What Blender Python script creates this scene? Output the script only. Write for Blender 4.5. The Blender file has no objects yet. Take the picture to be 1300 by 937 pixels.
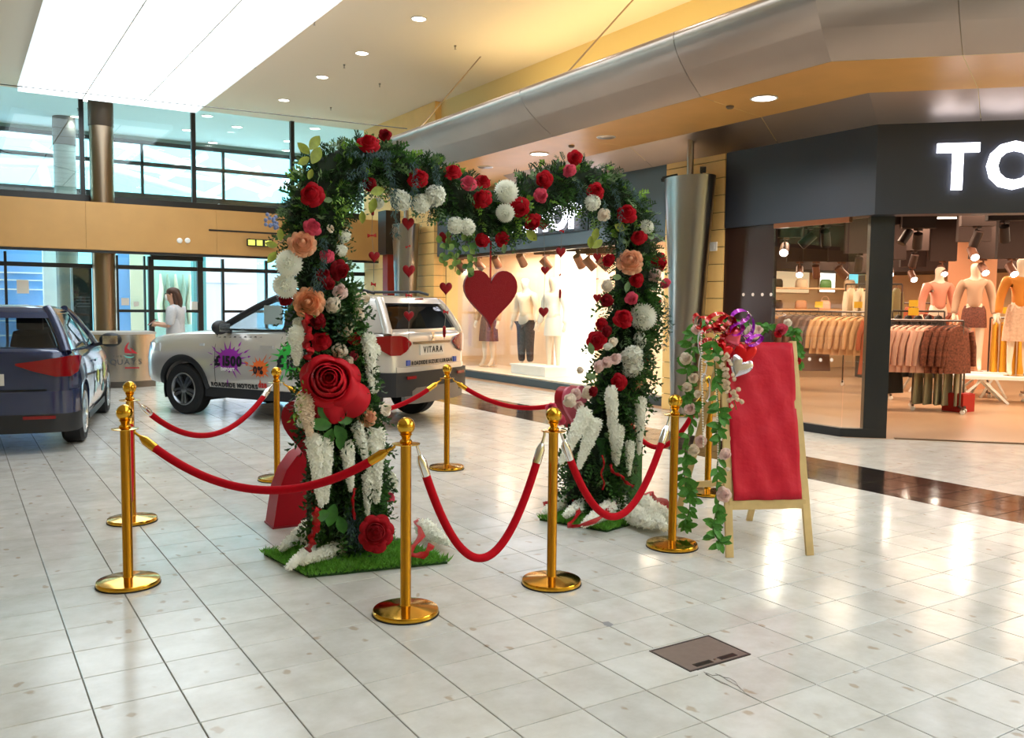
import bpy, bmesh, math, random
from mathutils import Vector, Matrix

random.seed(7)
SC = bpy.context.scene
COL = SC.collection
PI = math.pi

# ------------------------------------------------------------------ camera
T = 0.305                                   # floor tile pitch (m)
FPX, PITCH, ROLL, YAW, EYE = 1118.2, 0.0721, -0.0106, -0.5651, 4.8322 * T
cY, sY, cP, sP, cR, sR = math.cos(YAW), math.sin(YAW), math.cos(PITCH), math.sin(PITCH), math.cos(ROLL), math.sin(ROLL)
FWD = Vector((-sY * cP, cY * cP, -sP))
RGT = Vector((cY, sY, 0))
UPV = RGT.cross(FWD)
r_ax, u_ax = RGT * cR - UPV * sR, RGT * sR + UPV * cR
EYEP = Vector((0, 0, EYE))
cam = bpy.data.objects.new('camera', bpy.data.cameras.new('camera'))
COL.objects.link(cam)
cam.data.sensor_width = 36
cam.data.lens = FPX / 1300 * 36
cam.data.clip_end = 200
M = Matrix((r_ax, u_ax, -FWD)).transposed().to_4x4()
M.translation = EYEP
cam.matrix_world = M
SC.camera = cam

# pixel (1300x937 photograph) -> point on a known surface
def ray(x, y):
    u, v = (x - 650) / FPX, (468.5 - y) / FPX
    return FWD + r_ax * u + u_ax * v
def fl(x, y, z=0.0):
    d = ray(x, y); return EYEP + d * ((z - EYE) / d.z)
def onx(x, y, X):
    d = ray(x, y); return EYEP + d * (X / d.x)
def ony(x, y, Y):
    d = ray(x, y); return EYEP + d * (Y / d.y)
def onp(x, y, p, n):
    d = ray(x, y); n = Vector(n); return EYEP + d * ((Vector(p) - EYEP).dot(n) / d.dot(n))
def at(x, y, P):
    d = ray(x, y); return EYEP + d * ((Vector(P) - EYEP).dot(FWD))
def pr(P):
    d = Vector(P) - EYEP; f = d.dot(FWD)
    return (650 + FPX * d.dot(r_ax) / f, 468.5 - FPX * d.dot(u_ax) / f, f)

# ------------------------------------------------------------------ world, exposure
w = bpy.data.worlds.new('world'); SC.world = w; w.use_nodes = True
bg = w.node_tree.nodes['Background']
bg.inputs[0].default_value = (0.80, 0.93, 1.0, 1)
bg.inputs[1].default_value = 7.0
SC.view_settings.view_transform = 'Standard'
SC.view_settings.look = 'None'
SC.view_settings.exposure = 0.22
SC.view_settings.gamma = 1.0
SC.view_settings.use_curve_mapping = False
PANEL_GLOW = 3.3
DOWNLIGHT_W = 38
SHOP_W = 85
COVE_W = 22

# ------------------------------------------------------------------ helpers
def lin(h):
    h = h.lstrip('#'); c = [int(h[i:i + 2], 16) / 255 for i in (0, 2, 4)]
    return tuple(x / 12.92 if x <= 0.04045 else ((x + 0.055) / 1.055) ** 2.4 for x in c) + (1,)
MATS = {}
def mat(name, col, rough=0.5, metal=0.0, spec=0.5, emit=0.0, noise=0.0, nscale=8.0, bump=0.0, bscale=40.0, sheen=0.0, coat=0.0, ecol=None, sss=0.0):
    if name in MATS: return MATS[name]
    m = bpy.data.materials.new(name); m.use_nodes = True; nt = m.node_tree; b = nt.nodes['Principled BSDF']
    c = lin(col) if isinstance(col, str) else tuple(col) + (1,)
    b.inputs['Base Color'].default_value = c
    b.inputs['Roughness'].default_value = rough
    b.inputs['Metallic'].default_value = metal
    b.inputs['Specular IOR Level'].default_value = spec
    if sheen: b.inputs['Sheen Weight'].default_value = sheen
    if coat: b.inputs['Coat Weight'].default_value = coat; b.inputs['Coat Roughness'].default_value = 0.05
    if emit:
        b.inputs['Emission Color'].default_value = lin(ecol) if ecol else c
        b.inputs['Emission Strength'].default_value = emit
    if noise or bump:
        tc = nt.nodes.new('ShaderNodeTexCoord')
        if noise:
            n = nt.nodes.new('ShaderNodeTexNoise'); n.inputs['Scale'].default_value = nscale; n.inputs['Detail'].default_value = 4
            nt.links.new(tc.outputs['Object'], n.inputs['Vector'])
            mr = nt.nodes.new('ShaderNodeMapRange'); mr.inputs[1].default_value = 0.3; mr.inputs[2].default_value = 0.7
            mr.inputs[3].default_value = 1 - noise; mr.inputs[4].default_value = 1 + noise
            nt.links.new(n.outputs['Fac'], mr.inputs[0])
            hs = nt.nodes.new('ShaderNodeHueSaturation'); hs.inputs['Color'].default_value = c
            nt.links.new(mr.outputs[0], hs.inputs['Value']); nt.links.new(hs.outputs[0], b.inputs['Base Color'])
        if bump:
            n2 = nt.nodes.new('ShaderNodeTexNoise'); n2.inputs['Scale'].default_value = bscale; n2.inputs['Detail'].default_value = 3
            nt.links.new(tc.outputs['Object'], n2.inputs['Vector'])
            bp = nt.nodes.new('ShaderNodeBump'); bp.inputs['Strength'].default_value = bump; bp.inputs['Distance'].default_value = 0.01
            nt.links.new(n2.outputs['Fac'], bp.inputs['Height']); nt.links.new(bp.outputs[0], b.inputs['Normal'])
    MATS[name] = m
    return m
def translucent(m, fac):
    nt = m.node_tree; b = nt.nodes['Principled BSDF']; out = [n for n in nt.nodes if n.type == 'OUTPUT_MATERIAL'][0]
    tr = nt.nodes.new('ShaderNodeBsdfTranslucent'); mx = nt.nodes.new('ShaderNodeMixShader'); mx.inputs[0].default_value = fac
    bc = b.inputs['Base Color']
    if bc.is_linked: nt.links.new(bc.links[0].from_socket, tr.inputs[0])
    else: tr.inputs[0].default_value = bc.default_value
    nt.links.new(b.outputs[0], mx.inputs[1]); nt.links.new(tr.outputs[0], mx.inputs[2]); nt.links.new(mx.outputs[0], out.inputs[0])
    return m
def glass(name, tint=(0.95, 0.985, 0.985), f0=0.04, rough=0.0):
    if name in MATS: return MATS[name]
    m = bpy.data.materials.new(name); m.use_nodes = True; nt = m.node_tree; nt.nodes.clear(); N = nt.nodes.new; L = nt.links.new
    out = N('ShaderNodeOutputMaterial'); mx = N('ShaderNodeMixShader'); tr = N('ShaderNodeBsdfTransparent'); gl = N('ShaderNodeBsdfGlossy')
    lw = N('ShaderNodeLayerWeight'); lw.inputs[0].default_value = 0.5
    pw = N('ShaderNodeMath'); pw.operation = 'POWER'; pw.inputs[1].default_value = 5.0
    ma = N('ShaderNodeMath'); ma.operation = 'MULTIPLY_ADD'; ma.inputs[1].default_value = 1 - f0; ma.inputs[2].default_value = f0
    tr.inputs[0].default_value = tuple(tint) + (1,); gl.inputs['Roughness'].default_value = rough
    L(lw.outputs['Facing'], pw.inputs[0]); L(pw.outputs[0], ma.inputs[0]); L(ma.outputs[0], mx.inputs[0]); L(tr.outputs[0], mx.inputs[1]); L(gl.outputs[0], mx.inputs[2]); L(mx.outputs[0], out.inputs[0])
    MATS[name] = m
    return m

def tag(o, label=None, cat=None, group=None, kind=None):
    if label: o['label'] = label
    if cat: o['category'] = cat
    if group: o['group'] = group
    if kind: o['kind'] = kind
    return o
def empty(name, loc=(0, 0, 0), rz=0.0, parent=None):
    o = bpy.data.objects.new(name, None); COL.objects.link(o); o.location = loc; o.rotation_euler = (0, 0, rz)
    o.empty_display_size = 0.1
    if parent: o.parent = parent
    return o
def thing(name, label, cat, loc=(0, 0, 0), rz=0.0, group=None):
    return tag(empty(name, loc, rz), label, cat, group)
def link(name, me, parent=None, loc=None, rot=None, scale=None):
    o = bpy.data.objects.new(name, me); COL.objects.link(o)
    if parent: o.parent = parent
    if loc is not None: o.location = loc
    if rot is not None: o.rotation_euler = rot
    if scale is not None: o.scale = scale if hasattr(scale, '__len__') else (scale,) * 3
    return o
def dup(root, loc=None, rz=None, scale=None):
    c = root.copy(); COL.objects.link(c)
    if loc is not None: c.location = loc
    if rz is not None: c.rotation_euler = (0, 0, rz)
    if scale is not None: c.scale = (scale,) * 3
    for ch in root.children:
        d = ch.copy(); COL.objects.link(d); d.parent = c
        for g in ch.children:
            e = g.copy(); COL.objects.link(e); e.parent = d
    return c

class MB:
    def __init__(s): s.v, s.f = [], []
    def add(s, vs, fs):
        k = len(s.v); s.v += [tuple(p) for p in vs]; s.f += [tuple(i + k for i in f) for f in fs]; return s
    def box(s, lo, hi):
        (a, b, c), (d, e, f) = lo, hi
        return s.add([(a, b, c), (d, b, c), (d, e, c), (a, e, c), (a, b, f), (d, b, f), (d, e, f), (a, e, f)],
                     [(0, 3, 2, 1), (4, 5, 6, 7), (0, 1, 5, 4), (1, 2, 6, 5), (2, 3, 7, 6), (3, 0, 4, 7)])
    def bar(s, p, q, w, h, up=(0, 0, 1)):                       # rectangular bar from p to q
        p, q = Vector(p), Vector(q); d = (q - p).normalized(); up = Vector(up)
        if abs(d.dot(up)) > 0.98: up = Vector((0, 1, 0)) if abs(d.y) < 0.9 else Vector((1, 0, 0))
        x = d.cross(up).normalized() * (w / 2); y = x.normalized().cross(d) * (h / 2)
        vs = [e + a * x + b * y for e in (p, q) for a, b in ((-1, -1), (1, -1), (1, 1), (-1, 1))]
        return s.add(vs, [(0, 3, 2, 1), (4, 5, 6, 7), (0, 1, 5, 4), (1, 2, 6, 5), (2, 3, 7, 6), (3, 0, 4, 7)])
    def loft(s, rings, close=True, cap=True):
        n = len(rings[0]); k = len(s.v)
        for r in rings: s.v += [tuple(p) for p in r]
        for i in range(len(rings) - 1):
            for j in range(n if close else n - 1):
                j2 = (j + 1) % n
                s.f.append((k + i * n + j, k + i * n + j2, k + (i + 1) * n + j2, k + (i + 1) * n + j))
        if cap and close:
            s.f.append(tuple(k + j for j in reversed(range(n))))
            s.f.append(tuple(k + (len(rings) - 1) * n + j for j in range(n)))
        return s
    def tube(s, path, r, n=8, cap=True, flat=1.0):
        P = [Vector(p) for p in path]; rings = []; ref = None
        for i, p in enumerate(P):
            d = (P[min(i + 1, len(P) - 1)] - P[max(i - 1, 0)]).normalized()
            if ref is None: ref = Vector((0, 0, 1)) if abs(d.z) < 0.9 else Vector((1, 0, 0))
            x = (ref - d * ref.dot(d)).normalized(); ref = x; y = d.cross(x)
            rr = r[i] if hasattr(r, '__len__') else r
            rings.append([p + (x * math.cos(a) * flat + y * math.sin(a)) * rr for a in (2 * PI * j / n for j in range(n))])
        return s.loft(rings, True, cap)
    def cyl(s, p, q, r, r2=None, n=16): return s.tube([p, q], [r, r if r2 is None else r2], n)
    def lathe(s, prof, c=(0, 0, 0), n=20, cap=True):
        c = Vector(c)
        return s.loft([[c + Vector((r * math.cos(a), r * math.sin(a), z)) for a in (2 * PI * j / n for j in range(n))] for r, z in prof], True, cap)
    def ball(s, c, r, nu=12, nv=8, sc=(1, 1, 1)):
        c = Vector(c); rings = []
        for i in range(nv + 1):
            t = PI * i / nv; rr = max(math.sin(t), 0.02) * r; z = -math.cos(t) * r
            rings.append([c + Vector((rr * math.cos(a) * sc[0], rr * math.sin(a) * sc[1], z * sc[2])) for a in (2 * PI * j / nu for j in range(nu))])
        return s.loft(rings)
    def prism(s, poly, o, ux, uy, depth):                       # polygon (a,b) -> o+a*ux+b*uy, extruded by vector depth
        o, ux, uy, dp = Vector(o), Vector(ux), Vector(uy), Vector(depth); n = len(poly)
        a = [o + ux * p[0] + uy * p[1] for p in poly]; b = [p + dp for p in a]
        return s.add(a + b, [tuple(reversed(range(n))), tuple(range(n, 2 * n))] + [(i, (i + 1) % n, n + (i + 1) % n, n + i) for i in range(n)])
    def quad(s, a, b, c, d): return s.add([a, b, c, d], [(0, 1, 2, 3)])
    def xf(s, M, k=0):
        s.v = s.v[:k] + [tuple(M @ Vector(p)) for p in s.v[k:]]; return s
    def mesh(s, name, m, smooth=None):
        me = bpy.data.meshes.new(name); me.from_pydata(s.v, [], s.f); me.validate()
        bm = bmesh.new(); bm.from_mesh(me); bmesh.ops.recalc_face_normals(bm, faces=bm.faces); bm.to_mesh(me); bm.free()
        if m: me.materials.append(m)
        if smooth is not None:
            me.shade_smooth()
            if smooth < 180: me.set_sharp_from_angle(angle=math.radians(smooth))
        return me
    def obj(s, name, m, parent=None, smooth=None, loc=None, rot=None): return link(name, s.mesh(name, m, smooth), parent, loc, rot)
def struct(o): o['kind'] = 'structure'; return o
_FC = {}
def text_mesh(txt, size, depth, m, bold=0.0, align='LEFT', name='lettering', spacing=1.0):
    cu = bpy.data.curves.new('t', 'FONT'); cu.body = txt; cu.size = size; cu.extrude = depth / 2; cu.offset = bold; cu.align_x = align; cu.resolution_u = 3; cu.space_character = spacing
    o = bpy.data.objects.new('t', cu); COL.objects.link(o)
    dg = bpy.context.evaluated_depsgraph_get(); me = bpy.data.meshes.new_from_object(o.evaluated_get(dg)); me.name = name
    bpy.data.objects.remove(o); bpy.data.curves.remove(cu)
    me.materials.clear(); me.materials.append(m)
    return me
def frame(o, ux, uz):                                           # matrix: local x->ux, local y->uz(up), local z->normal
    ux, uz = Vector(ux).normalized(), Vector(uz).normalized(); n = ux.cross(uz)
    m = Matrix((ux, uz, n)).transposed().to_4x4(); m.translation = Vector(o); return m
def place(o, m): o.matrix_local = m; return o
# ================================================================== materials of the place
def tile_material(name, base, frag, dark, rough, strength=1.0):
    m = bpy.data.materials.new(name); m.use_nodes = True; nt = m.node_tree; b = nt.nodes['Principled BSDF']; N = nt.nodes.new; L = nt.links.new
    ge = N('ShaderNodeNewGeometry')
    warp = N('ShaderNodeTexNoise'); warp.inputs['Scale'].default_value = 9; warp.inputs['Detail'].default_value = 3
    L(ge.outputs['Position'], warp.inputs['Vector'])
    v1 = N('ShaderNodeTexVoronoi'); v1.inputs['Scale'].default_value = 10.5; v1.inputs['Randomness'].default_value = 1
    mp = N('ShaderNodeMapping'); mp.inputs['Scale'].default_value = (1, 0.62, 1); mp.inputs['Rotation'].default_value = (0, 0, 0.5)
    ad = N('ShaderNodeMixRGB'); ad.blend_type = 'ADD'; ad.inputs[0].default_value = 0.09
    L(ge.outputs['Position'], ad.inputs[1]); L(warp.outputs['Color'], ad.inputs[2]); L(ad.outputs[0], mp.inputs['Vector']); L(mp.outputs[0], v1.inputs['Vector'])
    cr = N('ShaderNodeValToRGB'); e = cr.color_ramp.elements
    e[0].position = 0.0; e[0].color = lin(frag); e[1].position = 0.2; e[1].color = lin(base)
    e2 = e.new(0.115); e2.color = lin(frag)
    L(v1.outputs['Distance'], cr.inputs[0])
    sel = N('ShaderNodeSeparateColor'); L(v1.outputs['Color'], sel.inputs[0])
    gt = N('ShaderNodeMath'); gt.operation = 'GREATER_THAN'; gt.inputs[1].default_value = 0.56; L(sel.outputs[0], gt.inputs[0])
    mx = N('ShaderNodeMixRGB'); mx.inputs[1].default_value = lin(base); L(cr.outputs[0], mx.inputs[2]); L(gt.outputs[0], mx.inputs[0])
    n2 = N('ShaderNodeTexNoise'); n2.inputs['Scale'].default_value = 5; n2.inputs['Detail'].default_value = 8; n2.inputs['Roughness'].default_value = 0.65; L(ge.outputs['Position'], n2.inputs['Vector'])
    r2 = N('ShaderNodeValToRGB'); r2.color_ramp.elements[0].position = 0.36; r2.color_ramp.elements[0].color = lin(dark); r2.color_ramp.elements[1].position = 0.66; r2.color_ramp.elements[1].color = (1, 1, 1, 1)
    L(n2.outputs['Fac'], r2.inputs[0])
    mu = N('ShaderNodeMixRGB'); mu.blend_type = 'MULTIPLY'; mu.inputs[0].default_value = strength; L(mx.outputs[0], mu.inputs[1]); L(r2.outputs[0], mu.inputs[2])
    # per-tile tone
    vm = N('ShaderNodeVectorMath'); vm.operation = 'SUBTRACT'; vm.inputs[1].default_value = (1.2605 * T, 12.2015 * T, 0); L(ge.outputs['Position'], vm.inputs[0])
    dv = N('ShaderNodeVectorMath'); dv.operation = 'DIVIDE'; dv.inputs[1].default_value = (T, T, 100); L(vm.outputs[0], dv.inputs[0])
    flr = N('ShaderNodeVectorMath'); flr.operation = 'FLOOR'; L(dv.outputs[0], flr.inputs[0])
    wn = N('ShaderNodeTexWhiteNoise'); L(flr.outputs[0], wn.inputs['Vector'])
    mr = N('ShaderNodeMapRange'); mr.inputs[3].default_value = 0.93; mr.inputs[4].default_value = 1.05; L(wn.outputs['Value'], mr.inputs[0])
    hs = N('ShaderNodeHueSaturation'); L(mu.outputs[0], hs.inputs['Color']); L(mr.outputs[0], hs.inputs['Value'])
    L(hs.outputs[0], b.inputs['Base Color'])
    b.inputs['Roughness'].default_value = rough; b.inputs['Specular IOR Level'].default_value = 0.28
    n3 = N('ShaderNodeTexNoise'); n3.inputs['Scale'].default_value = 3.2; n3.inputs['Detail'].default_value = 2; L(ge.outputs['Position'], n3.inputs['Vector'])
    bp = N('ShaderNodeBump'); bp.inputs['Strength'].default_value = 0.10; bp.inputs['Distance'].default_value = 0.02; L(n3.outputs['Fac'], bp.inputs['Height']); L(bp.outputs[0], b.inputs['Normal'])
    MATS[name] = m
    return m
tile_m = tile_material('beige marble tile', '#d6d5d1', '#bdb1a2', '#ebe9e5', 0.16)
dark_m = tile_material('dark granite tile', '#2c2220', '#4a3d38', '#6b6260', 0.10, 0.8)
grout_m = mat('grout', '#7d766c', 0.8)
ceil_m = mat('ceiling paint', '#efe2cf', 0.9)
cream_m = mat('cream wall paint', '#e6cf93', 0.85)
band_m = mat('oak veneer band', '#c4965a', 0.45, noise=0.05, nscale=2.0)
block_m = mat('honey cladding', '#efc57c', 0.55, noise=0.05, nscale=3.0)
steel_m = mat('brushed steel', '#a39a92', 0.30, 1.0, noise=0.06, nscale=2.0)
bulk_m = mat('brushed bulkhead steel', '#aa9c92', 0.33, 1.0, noise=0.05, nscale=1.2)
soffit_m = mat('oak soffit', '#d8a05a', 0.38, noise=0.06, nscale=2.0)
black_m = mat('black frame', '#14161b', 0.35)
sign_m = mat('charcoal sign board', '#232731', 0.45)
glass_m = glass('clear glass')
green_glass = glass('green tinted glass', (0.88, 0.99, 0.985))
white_m = mat('white paint', '#f1f1ee', 0.5)
gold_m = mat('polished brass', '#d8a63a', 0.12, 1.0)
chrome_m = mat('chrome', '#e4e4e4', 0.1, 1.0)

# ================================================================== floor and its tiles
GX, GY = 1.2605 * T, 12.2015 * T
floor = struct(MB().box((-10, -6, -0.2), (8.62, 21.0, -0.005)).obj('floor', grout_m))
tag(floor, 'pale polished marble tile floor of the mall with a dark stone strip')
def tile_mesh(name, wx, wy, m, g=0.0022, b=0.0018):
    x0, x1, y0, y1 = g, wx - g, g, wy - g
    vs = [(x0, y0, -0.005), (x1, y0, -0.005), (x1, y1, -0.005), (x0, y1, -0.005),
          (x0, y0, -b), (x1, y0, -b), (x1, y1, -b), (x0, y1, -b),
          (x0 + b, y0 + b, 0), (x1 - b, y0 + b, 0), (x1 - b, y1 - b, 0), (x0 + b, y1 - b, 0)]
    fs = [(8, 9, 10, 11)] + [(i, (i + 1) % 4, 4 + (i + 1) % 4, 4 + i) for i in range(4)] + [(4 + i, 4 + (i + 1) % 4, 8 + (i + 1) % 4, 8 + i) for i in range(4)]
    me = bpy.data.meshes.new(name); me.from_pydata(vs, [], fs); me.materials.append(m); return me, vs, fs
xs = [GX + n * T for n in range(-34, 18)] + [5.885]             # pale tiles up to the movement joint and the dark strip
xs = xs + [6.235]
cols = [(xs[i], xs[i + 1], 0) for i in range(len(xs) - 1)]
cols += [(6.235 + i * 0.31, 6.235 + (i + 1) * 0.31, 1) for i in range(3)]
cols += [(7.165 + i * 0.305, min(7.165 + (i + 1) * 0.305, 8.62), 0) for i in range(5)]
cells = []
for x0, x1, k in cols:
    n = -31
    while GY - n * T - T > -6: n += 1
    for r in range(-56, 31):
        y0 = GY + (-r) * T
        if y0 < -5.8 or y0 + T > 21.0: continue
        c = (x0 + T / 2, y0 + T / 2)
        px, py, dep = pr((c[0], c[1], 0))
        vis = dep > 0.6 and -120 < px < 1420 and py < 1060
        # floor hatch occupies one spot: leave it out of the tile field
        if 2.49 - 0.02 < c[0] - 0.0 < 2.83 and 2.54 < c[1] < 2.79: continue
        size = 1e6 / dep ** 3 if vis and 0 < px < 1300 and py < 960 else (1.0 / (abs(dep) + 1)) * 1e-3
        cells.append((size, x0, x1, y0, k))
cells.sort(key=lambda c: -c[0])
tcache = {}
for size, x0, x1, y0, k in cells[:300]:
    key = (round(x1 - x0, 3), k)
    if key not in tcache: tcache[key] = tile_mesh('tile', x1 - x0, T, dark_m if k else tile_m)[0]
    link('floor_tile', tcache[key], floor, (x0, y0, 0))
for k, nm, mm in ((0, 'pale_floor_tiles', tile_m), (1, 'dark_floor_tiles', dark_m)):
    b = MB()
    for size, x0, x1, y0, kk in cells[300:]:
        if kk != k: continue
        g, bv, x, X, y, Y = 0.0022, 0.0018, x0, x1, y0, y0 + T
        b.add([(x + g, y + g, -0.004), (X - g, y + g, -0.004), (X - g, Y - g, -0.004), (x + g, Y - g, -0.004), (x + g + bv, y + g + bv, 0), (X - g - bv, y + g + bv, 0), (X - g - bv, Y - g - bv, 0), (x + g + bv, Y - g - bv, 0)],
              [(4, 5, 6, 7), (0, 1, 5, 4), (1, 2, 6, 5), (2, 3, 7, 6), (3, 0, 4, 7)])
    tag(b.obj(nm, mm, floor), kind='stuff')
# floor of the strip beyond the building line and of the shops
shopfloor_m = mat('shop floor', '#b08e70', 0.28, noise=0.05, nscale=1.5)
shop_poly = [(8.62, 21), (22, 21), (22, -6), (21.0, -6), (8.62, 6.45)]
tag(struct(MB().prism(shop_poly, (0, 0, -0.2), (1, 0, 0), (0, 1, 0), (0, 0, 0.2)).obj('floor_shop', shopfloor_m)), 'warm tan vinyl floor inside the clothes shop')
tag(struct(MB().prism([(8.62, 6.45), (21.0, -6), (8.62, -6)], (0, 0, -0.2), (1, 0, 0), (0, 1, 0), (0, 0, 0.198)).obj('floor_forecourt', tile_m)), 'polished stone floor in front of the shop entrance')

# floor service hatch
h = thing('floor_hatch', 'square brown metal floor box lid set among the pale tiles', 'floor hatch', (2.487, 2.545, 0))
MB().box((0, 0, -0.005), (0.335, 0.235, 0.0015)).obj('lid', mat('hatch metal', '#83746e', 0.45, 0.3, noise=0.06, nscale=30), h)
fr = MB()
for lo, hi in (((-0.008, -0.008, -0.004), (0.343, 0, 0.003)), ((-0.008, 0.235, -0.004), (0.343, 0.243, 0.003)), ((-0.008, 0, -0.004), (0, 0.235, 0.003)), ((0.335, 0, -0.004), (0.343, 0.235, 0.003))): fr.box(lo, hi)
fr.obj('frame', mat('hatch frame', '#4b4547', 0.4, 0.5), h)
for k in range(2): MB().box((0.05 + k * 0.14, 0.012, 0.0015), (0.145 + k * 0.14, 0.042, 0.0025)).obj('cable_flap', black_m, h)
link('screw', MB().cyl((0.17, 0.03, 0.0015), (0.17, 0.03, 0.003), 0.006, n=10).mesh('screw', steel_m), h)
fill = MB().box((2.487, 2.49, -0.004), (2.83, 2.535, -0.0005)).box((2.487, 2.792, -0.004), (2.83, 2.802, -0.0005))
fill.obj('floor_tile', tile_m, floor)

# cracks and an old repair in the tiles
crack_m = mat('crack', '#6d675f', 0.8)
for pts in ([(893, 853), (905, 858), (914, 857), (922, 863), (931, 868), (938, 872), (946, 880), (952, 884)], [(908, 855), (918, 860), (926, 861), (934, 866), (941, 878)], [(896, 855), (908, 863), (915, 867), (924, 870)]):
    P = [fl(x, y) for x, y in pts]; b = MB(); 
    for i, p in enumerate(P):
        w_ = 0.0016 + 0.0012 * (i % 2); b.v += [(p.x - w_, p.y - w_, 0.0006), (p.x + w_, p.y + w_, 0.0006)]
        if i: b.f.append((2 * i - 2, 2 * i - 1, 2 * i + 1, 2 * i))
    b.obj('crack', crack_m, floor)
P = [fl(x, y) for x, y in ((765, 790), (772, 789), (779, 793), (774, 796), (767, 794))]
MB().add([(p.x, p.y, 0.0006) for p in P], [tuple(range(5))]).obj('repair_patch', mat('repair grout', '#8d8c8e', 0.7), floor)

# ================================================================== ceiling, end wall, upper walls
CZ = 5.80
tag(struct(MB().box((-10, -6, CZ), (10.0, 20.98, CZ + 0.3)).obj('ceiling', ceil_m)), 'flat beige plaster ceiling of the mall')
tag(struct(MB().box((-10, 20.98, CZ), (10.0, 26, CZ + 0.3)).obj('ceiling_lobby', mat('lobby ceiling', '#f2f8f8', 0.9))), 'white ceiling of the lobby behind the upper glazing')
tag(struct(MB().prism([(8.95, 17.2), (8.95, 6.3), (20.2, -4.95), (20.4, -4.75), (9.25, 6.42), (9.25, 17.2)], (0, 0, 3.55), (1, 0, 0), (0, 1, 0), (0, 0, CZ - 3.55)).obj('wall_right', cream_m)), 'cream upper wall above the shop fronts')
tag(struct(MB().box((9.02, 16.9, 0), (9.3, 20.2, CZ)).obj('wall_right_end', cream_m)), 'honey clad wall beside the glass doors')
tag(struct(MB().box((9.3, 16.9, 0), (22.3, 17.2, CZ)).obj('wall_shop_end', mat('shop wall', '#e3c7a4', 0.8))), 'shop end wall')
# oak band over the doors: panels with joints
bandY0, bandY1, bz0, bz1 = 20.0, 20.95, 2.515, 3.50
wf = struct(MB().box((-10, bandY0 + 0.02, bz0), (9.02, bandY1, bz1)).obj('wall_far', band_m))
tag(wf, 'oak veneered band running across above the glass entrance doors')
edges = [-10, -7.4, -4.8, -2.2, -0.3, 2.34, 4.95, 7.2, 9.02]
for a, b in zip(edges, edges[1:]): MB().box((a + 0.003, bandY0, bz0 + 0.01), (b - 0.003, bandY0 + 0.03, bz1 - 0.01)).obj('panel', band_m, wf)
MB().box((-10, bandY0 + 0.001, bz0 - 0.05), (9.02, bandY0 + 0.1, bz0)).obj('trim', black_m, wf)
tag(struct(MB().box((-10.3, -6, 0), (-10, 26, CZ)).obj('wall_left', cream_m)), 'cream side wall of the mall')
tag(struct(MB().box((-10, -6.3, 0), (21, -6, CZ)).obj('wall_back', cream_m)), 'cream wall closing the mall')
# ================================================================== steel and oak bulkhead over the shop fronts
d45 = math.sqrt(0.5)
C1, C2 = Vector((8.65, 13.17)), Vector((8.65, 6.18))
BP = [C1 + Vector((d45, d45)) * 2.6, C1, C2, C2 + Vector((d45, -d45)) * 9]
BN = [Vector((-d45, d45)), Vector((-1, 0)), Vector((-d45, -d45))]
def boff(seg, t, d):                                            # point on segment seg at fraction t, offset d into the mall
    def corner(i):
        if i == 0: return BP[0] + BN[0] * d
        if i == 3: return BP[3] + BN[2] * d
        n = BN[i - 1] + BN[i]
        return BP[i] + n * (d / (1 + BN[i - 1].dot(BN[i])))
    a, b = corner(seg), corner(seg + 1)
    return a.lerp(b, t)
bulk = struct(empty('bulkhead', (0, 0, 0))); tag(bulk, 'long steel bulkhead with an oak soffit hung over the shop fronts')
def strip(prof, seg, t0, t1, name, m, smooth=None, g=0.003):
    L = (BP[seg + 1] - BP[seg]).length; e = g / L
    b = MB(); rows = []
    for d, z in prof:
        p, q = boff(seg, t0 + (e if t0 > 0 else 0), d), boff(seg, t1 - (e if t1 < 1 else 0), d)
        rows.append([(p.x, p.y, z), (q.x, q.y, z)])
    b.loft(rows, close=False)
    return b.obj(name, m, bulk, smooth)
inner = [(0.0, 3.50), (0.42, 3.75)]
soff = [(0.42, 3.75), (1.73, 3.75)]
outer = [(1.73, 3.752), (1.90, 3.86), (2.04, 3.965)]
lip = [(2.04, 3.965), (2.14, 4.05), (2.21, 4.13), (2.25, 4.20), (2.27, 4.265), (2.26, 4.31), (2.22, 4.335), (2.15, 4.34), (2.05, 4.34)]
top = [(2.05, 4.34), (2.04, 4.15), (0.2, 4.15)]
splits = {0: [0, 1], 1: [0, 0.13, 0.47, 0.8, 1], 2: [0, 0.115, 0.45, 0.8, 1]}
for seg, ts in splits.items():
    for a, b in zip(ts, ts[1:]):
        strip(inner, seg, a, b, 'inner_panel', bulk_m)
        strip(soff, seg, a, b, 'soffit_panel', soffit_m)
        strip(outer, seg, a, b, 'fascia_panel', bulk_m, 60)
        strip(lip, seg, a, b, 'rolled_edge', bulk_m, 60)
        strip(top, seg, a, b, 'top_panel', bulk_m)
# hanger rods to the ceiling
for px, py, px2, py2 in ((665, 82, 638, 131), (880, 0, 853, 52)):
    a = fl(px, py, CZ); b = Vector((6.45, 0, 4.33)); b.y = a.y - 0.9
    MB().cyl((a.x - 0.9, a.y, CZ), (6.62, b.y + 0.9, 4.3), 0.012, n=8).obj('hanger_rod', bulk_m, bulk)
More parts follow.
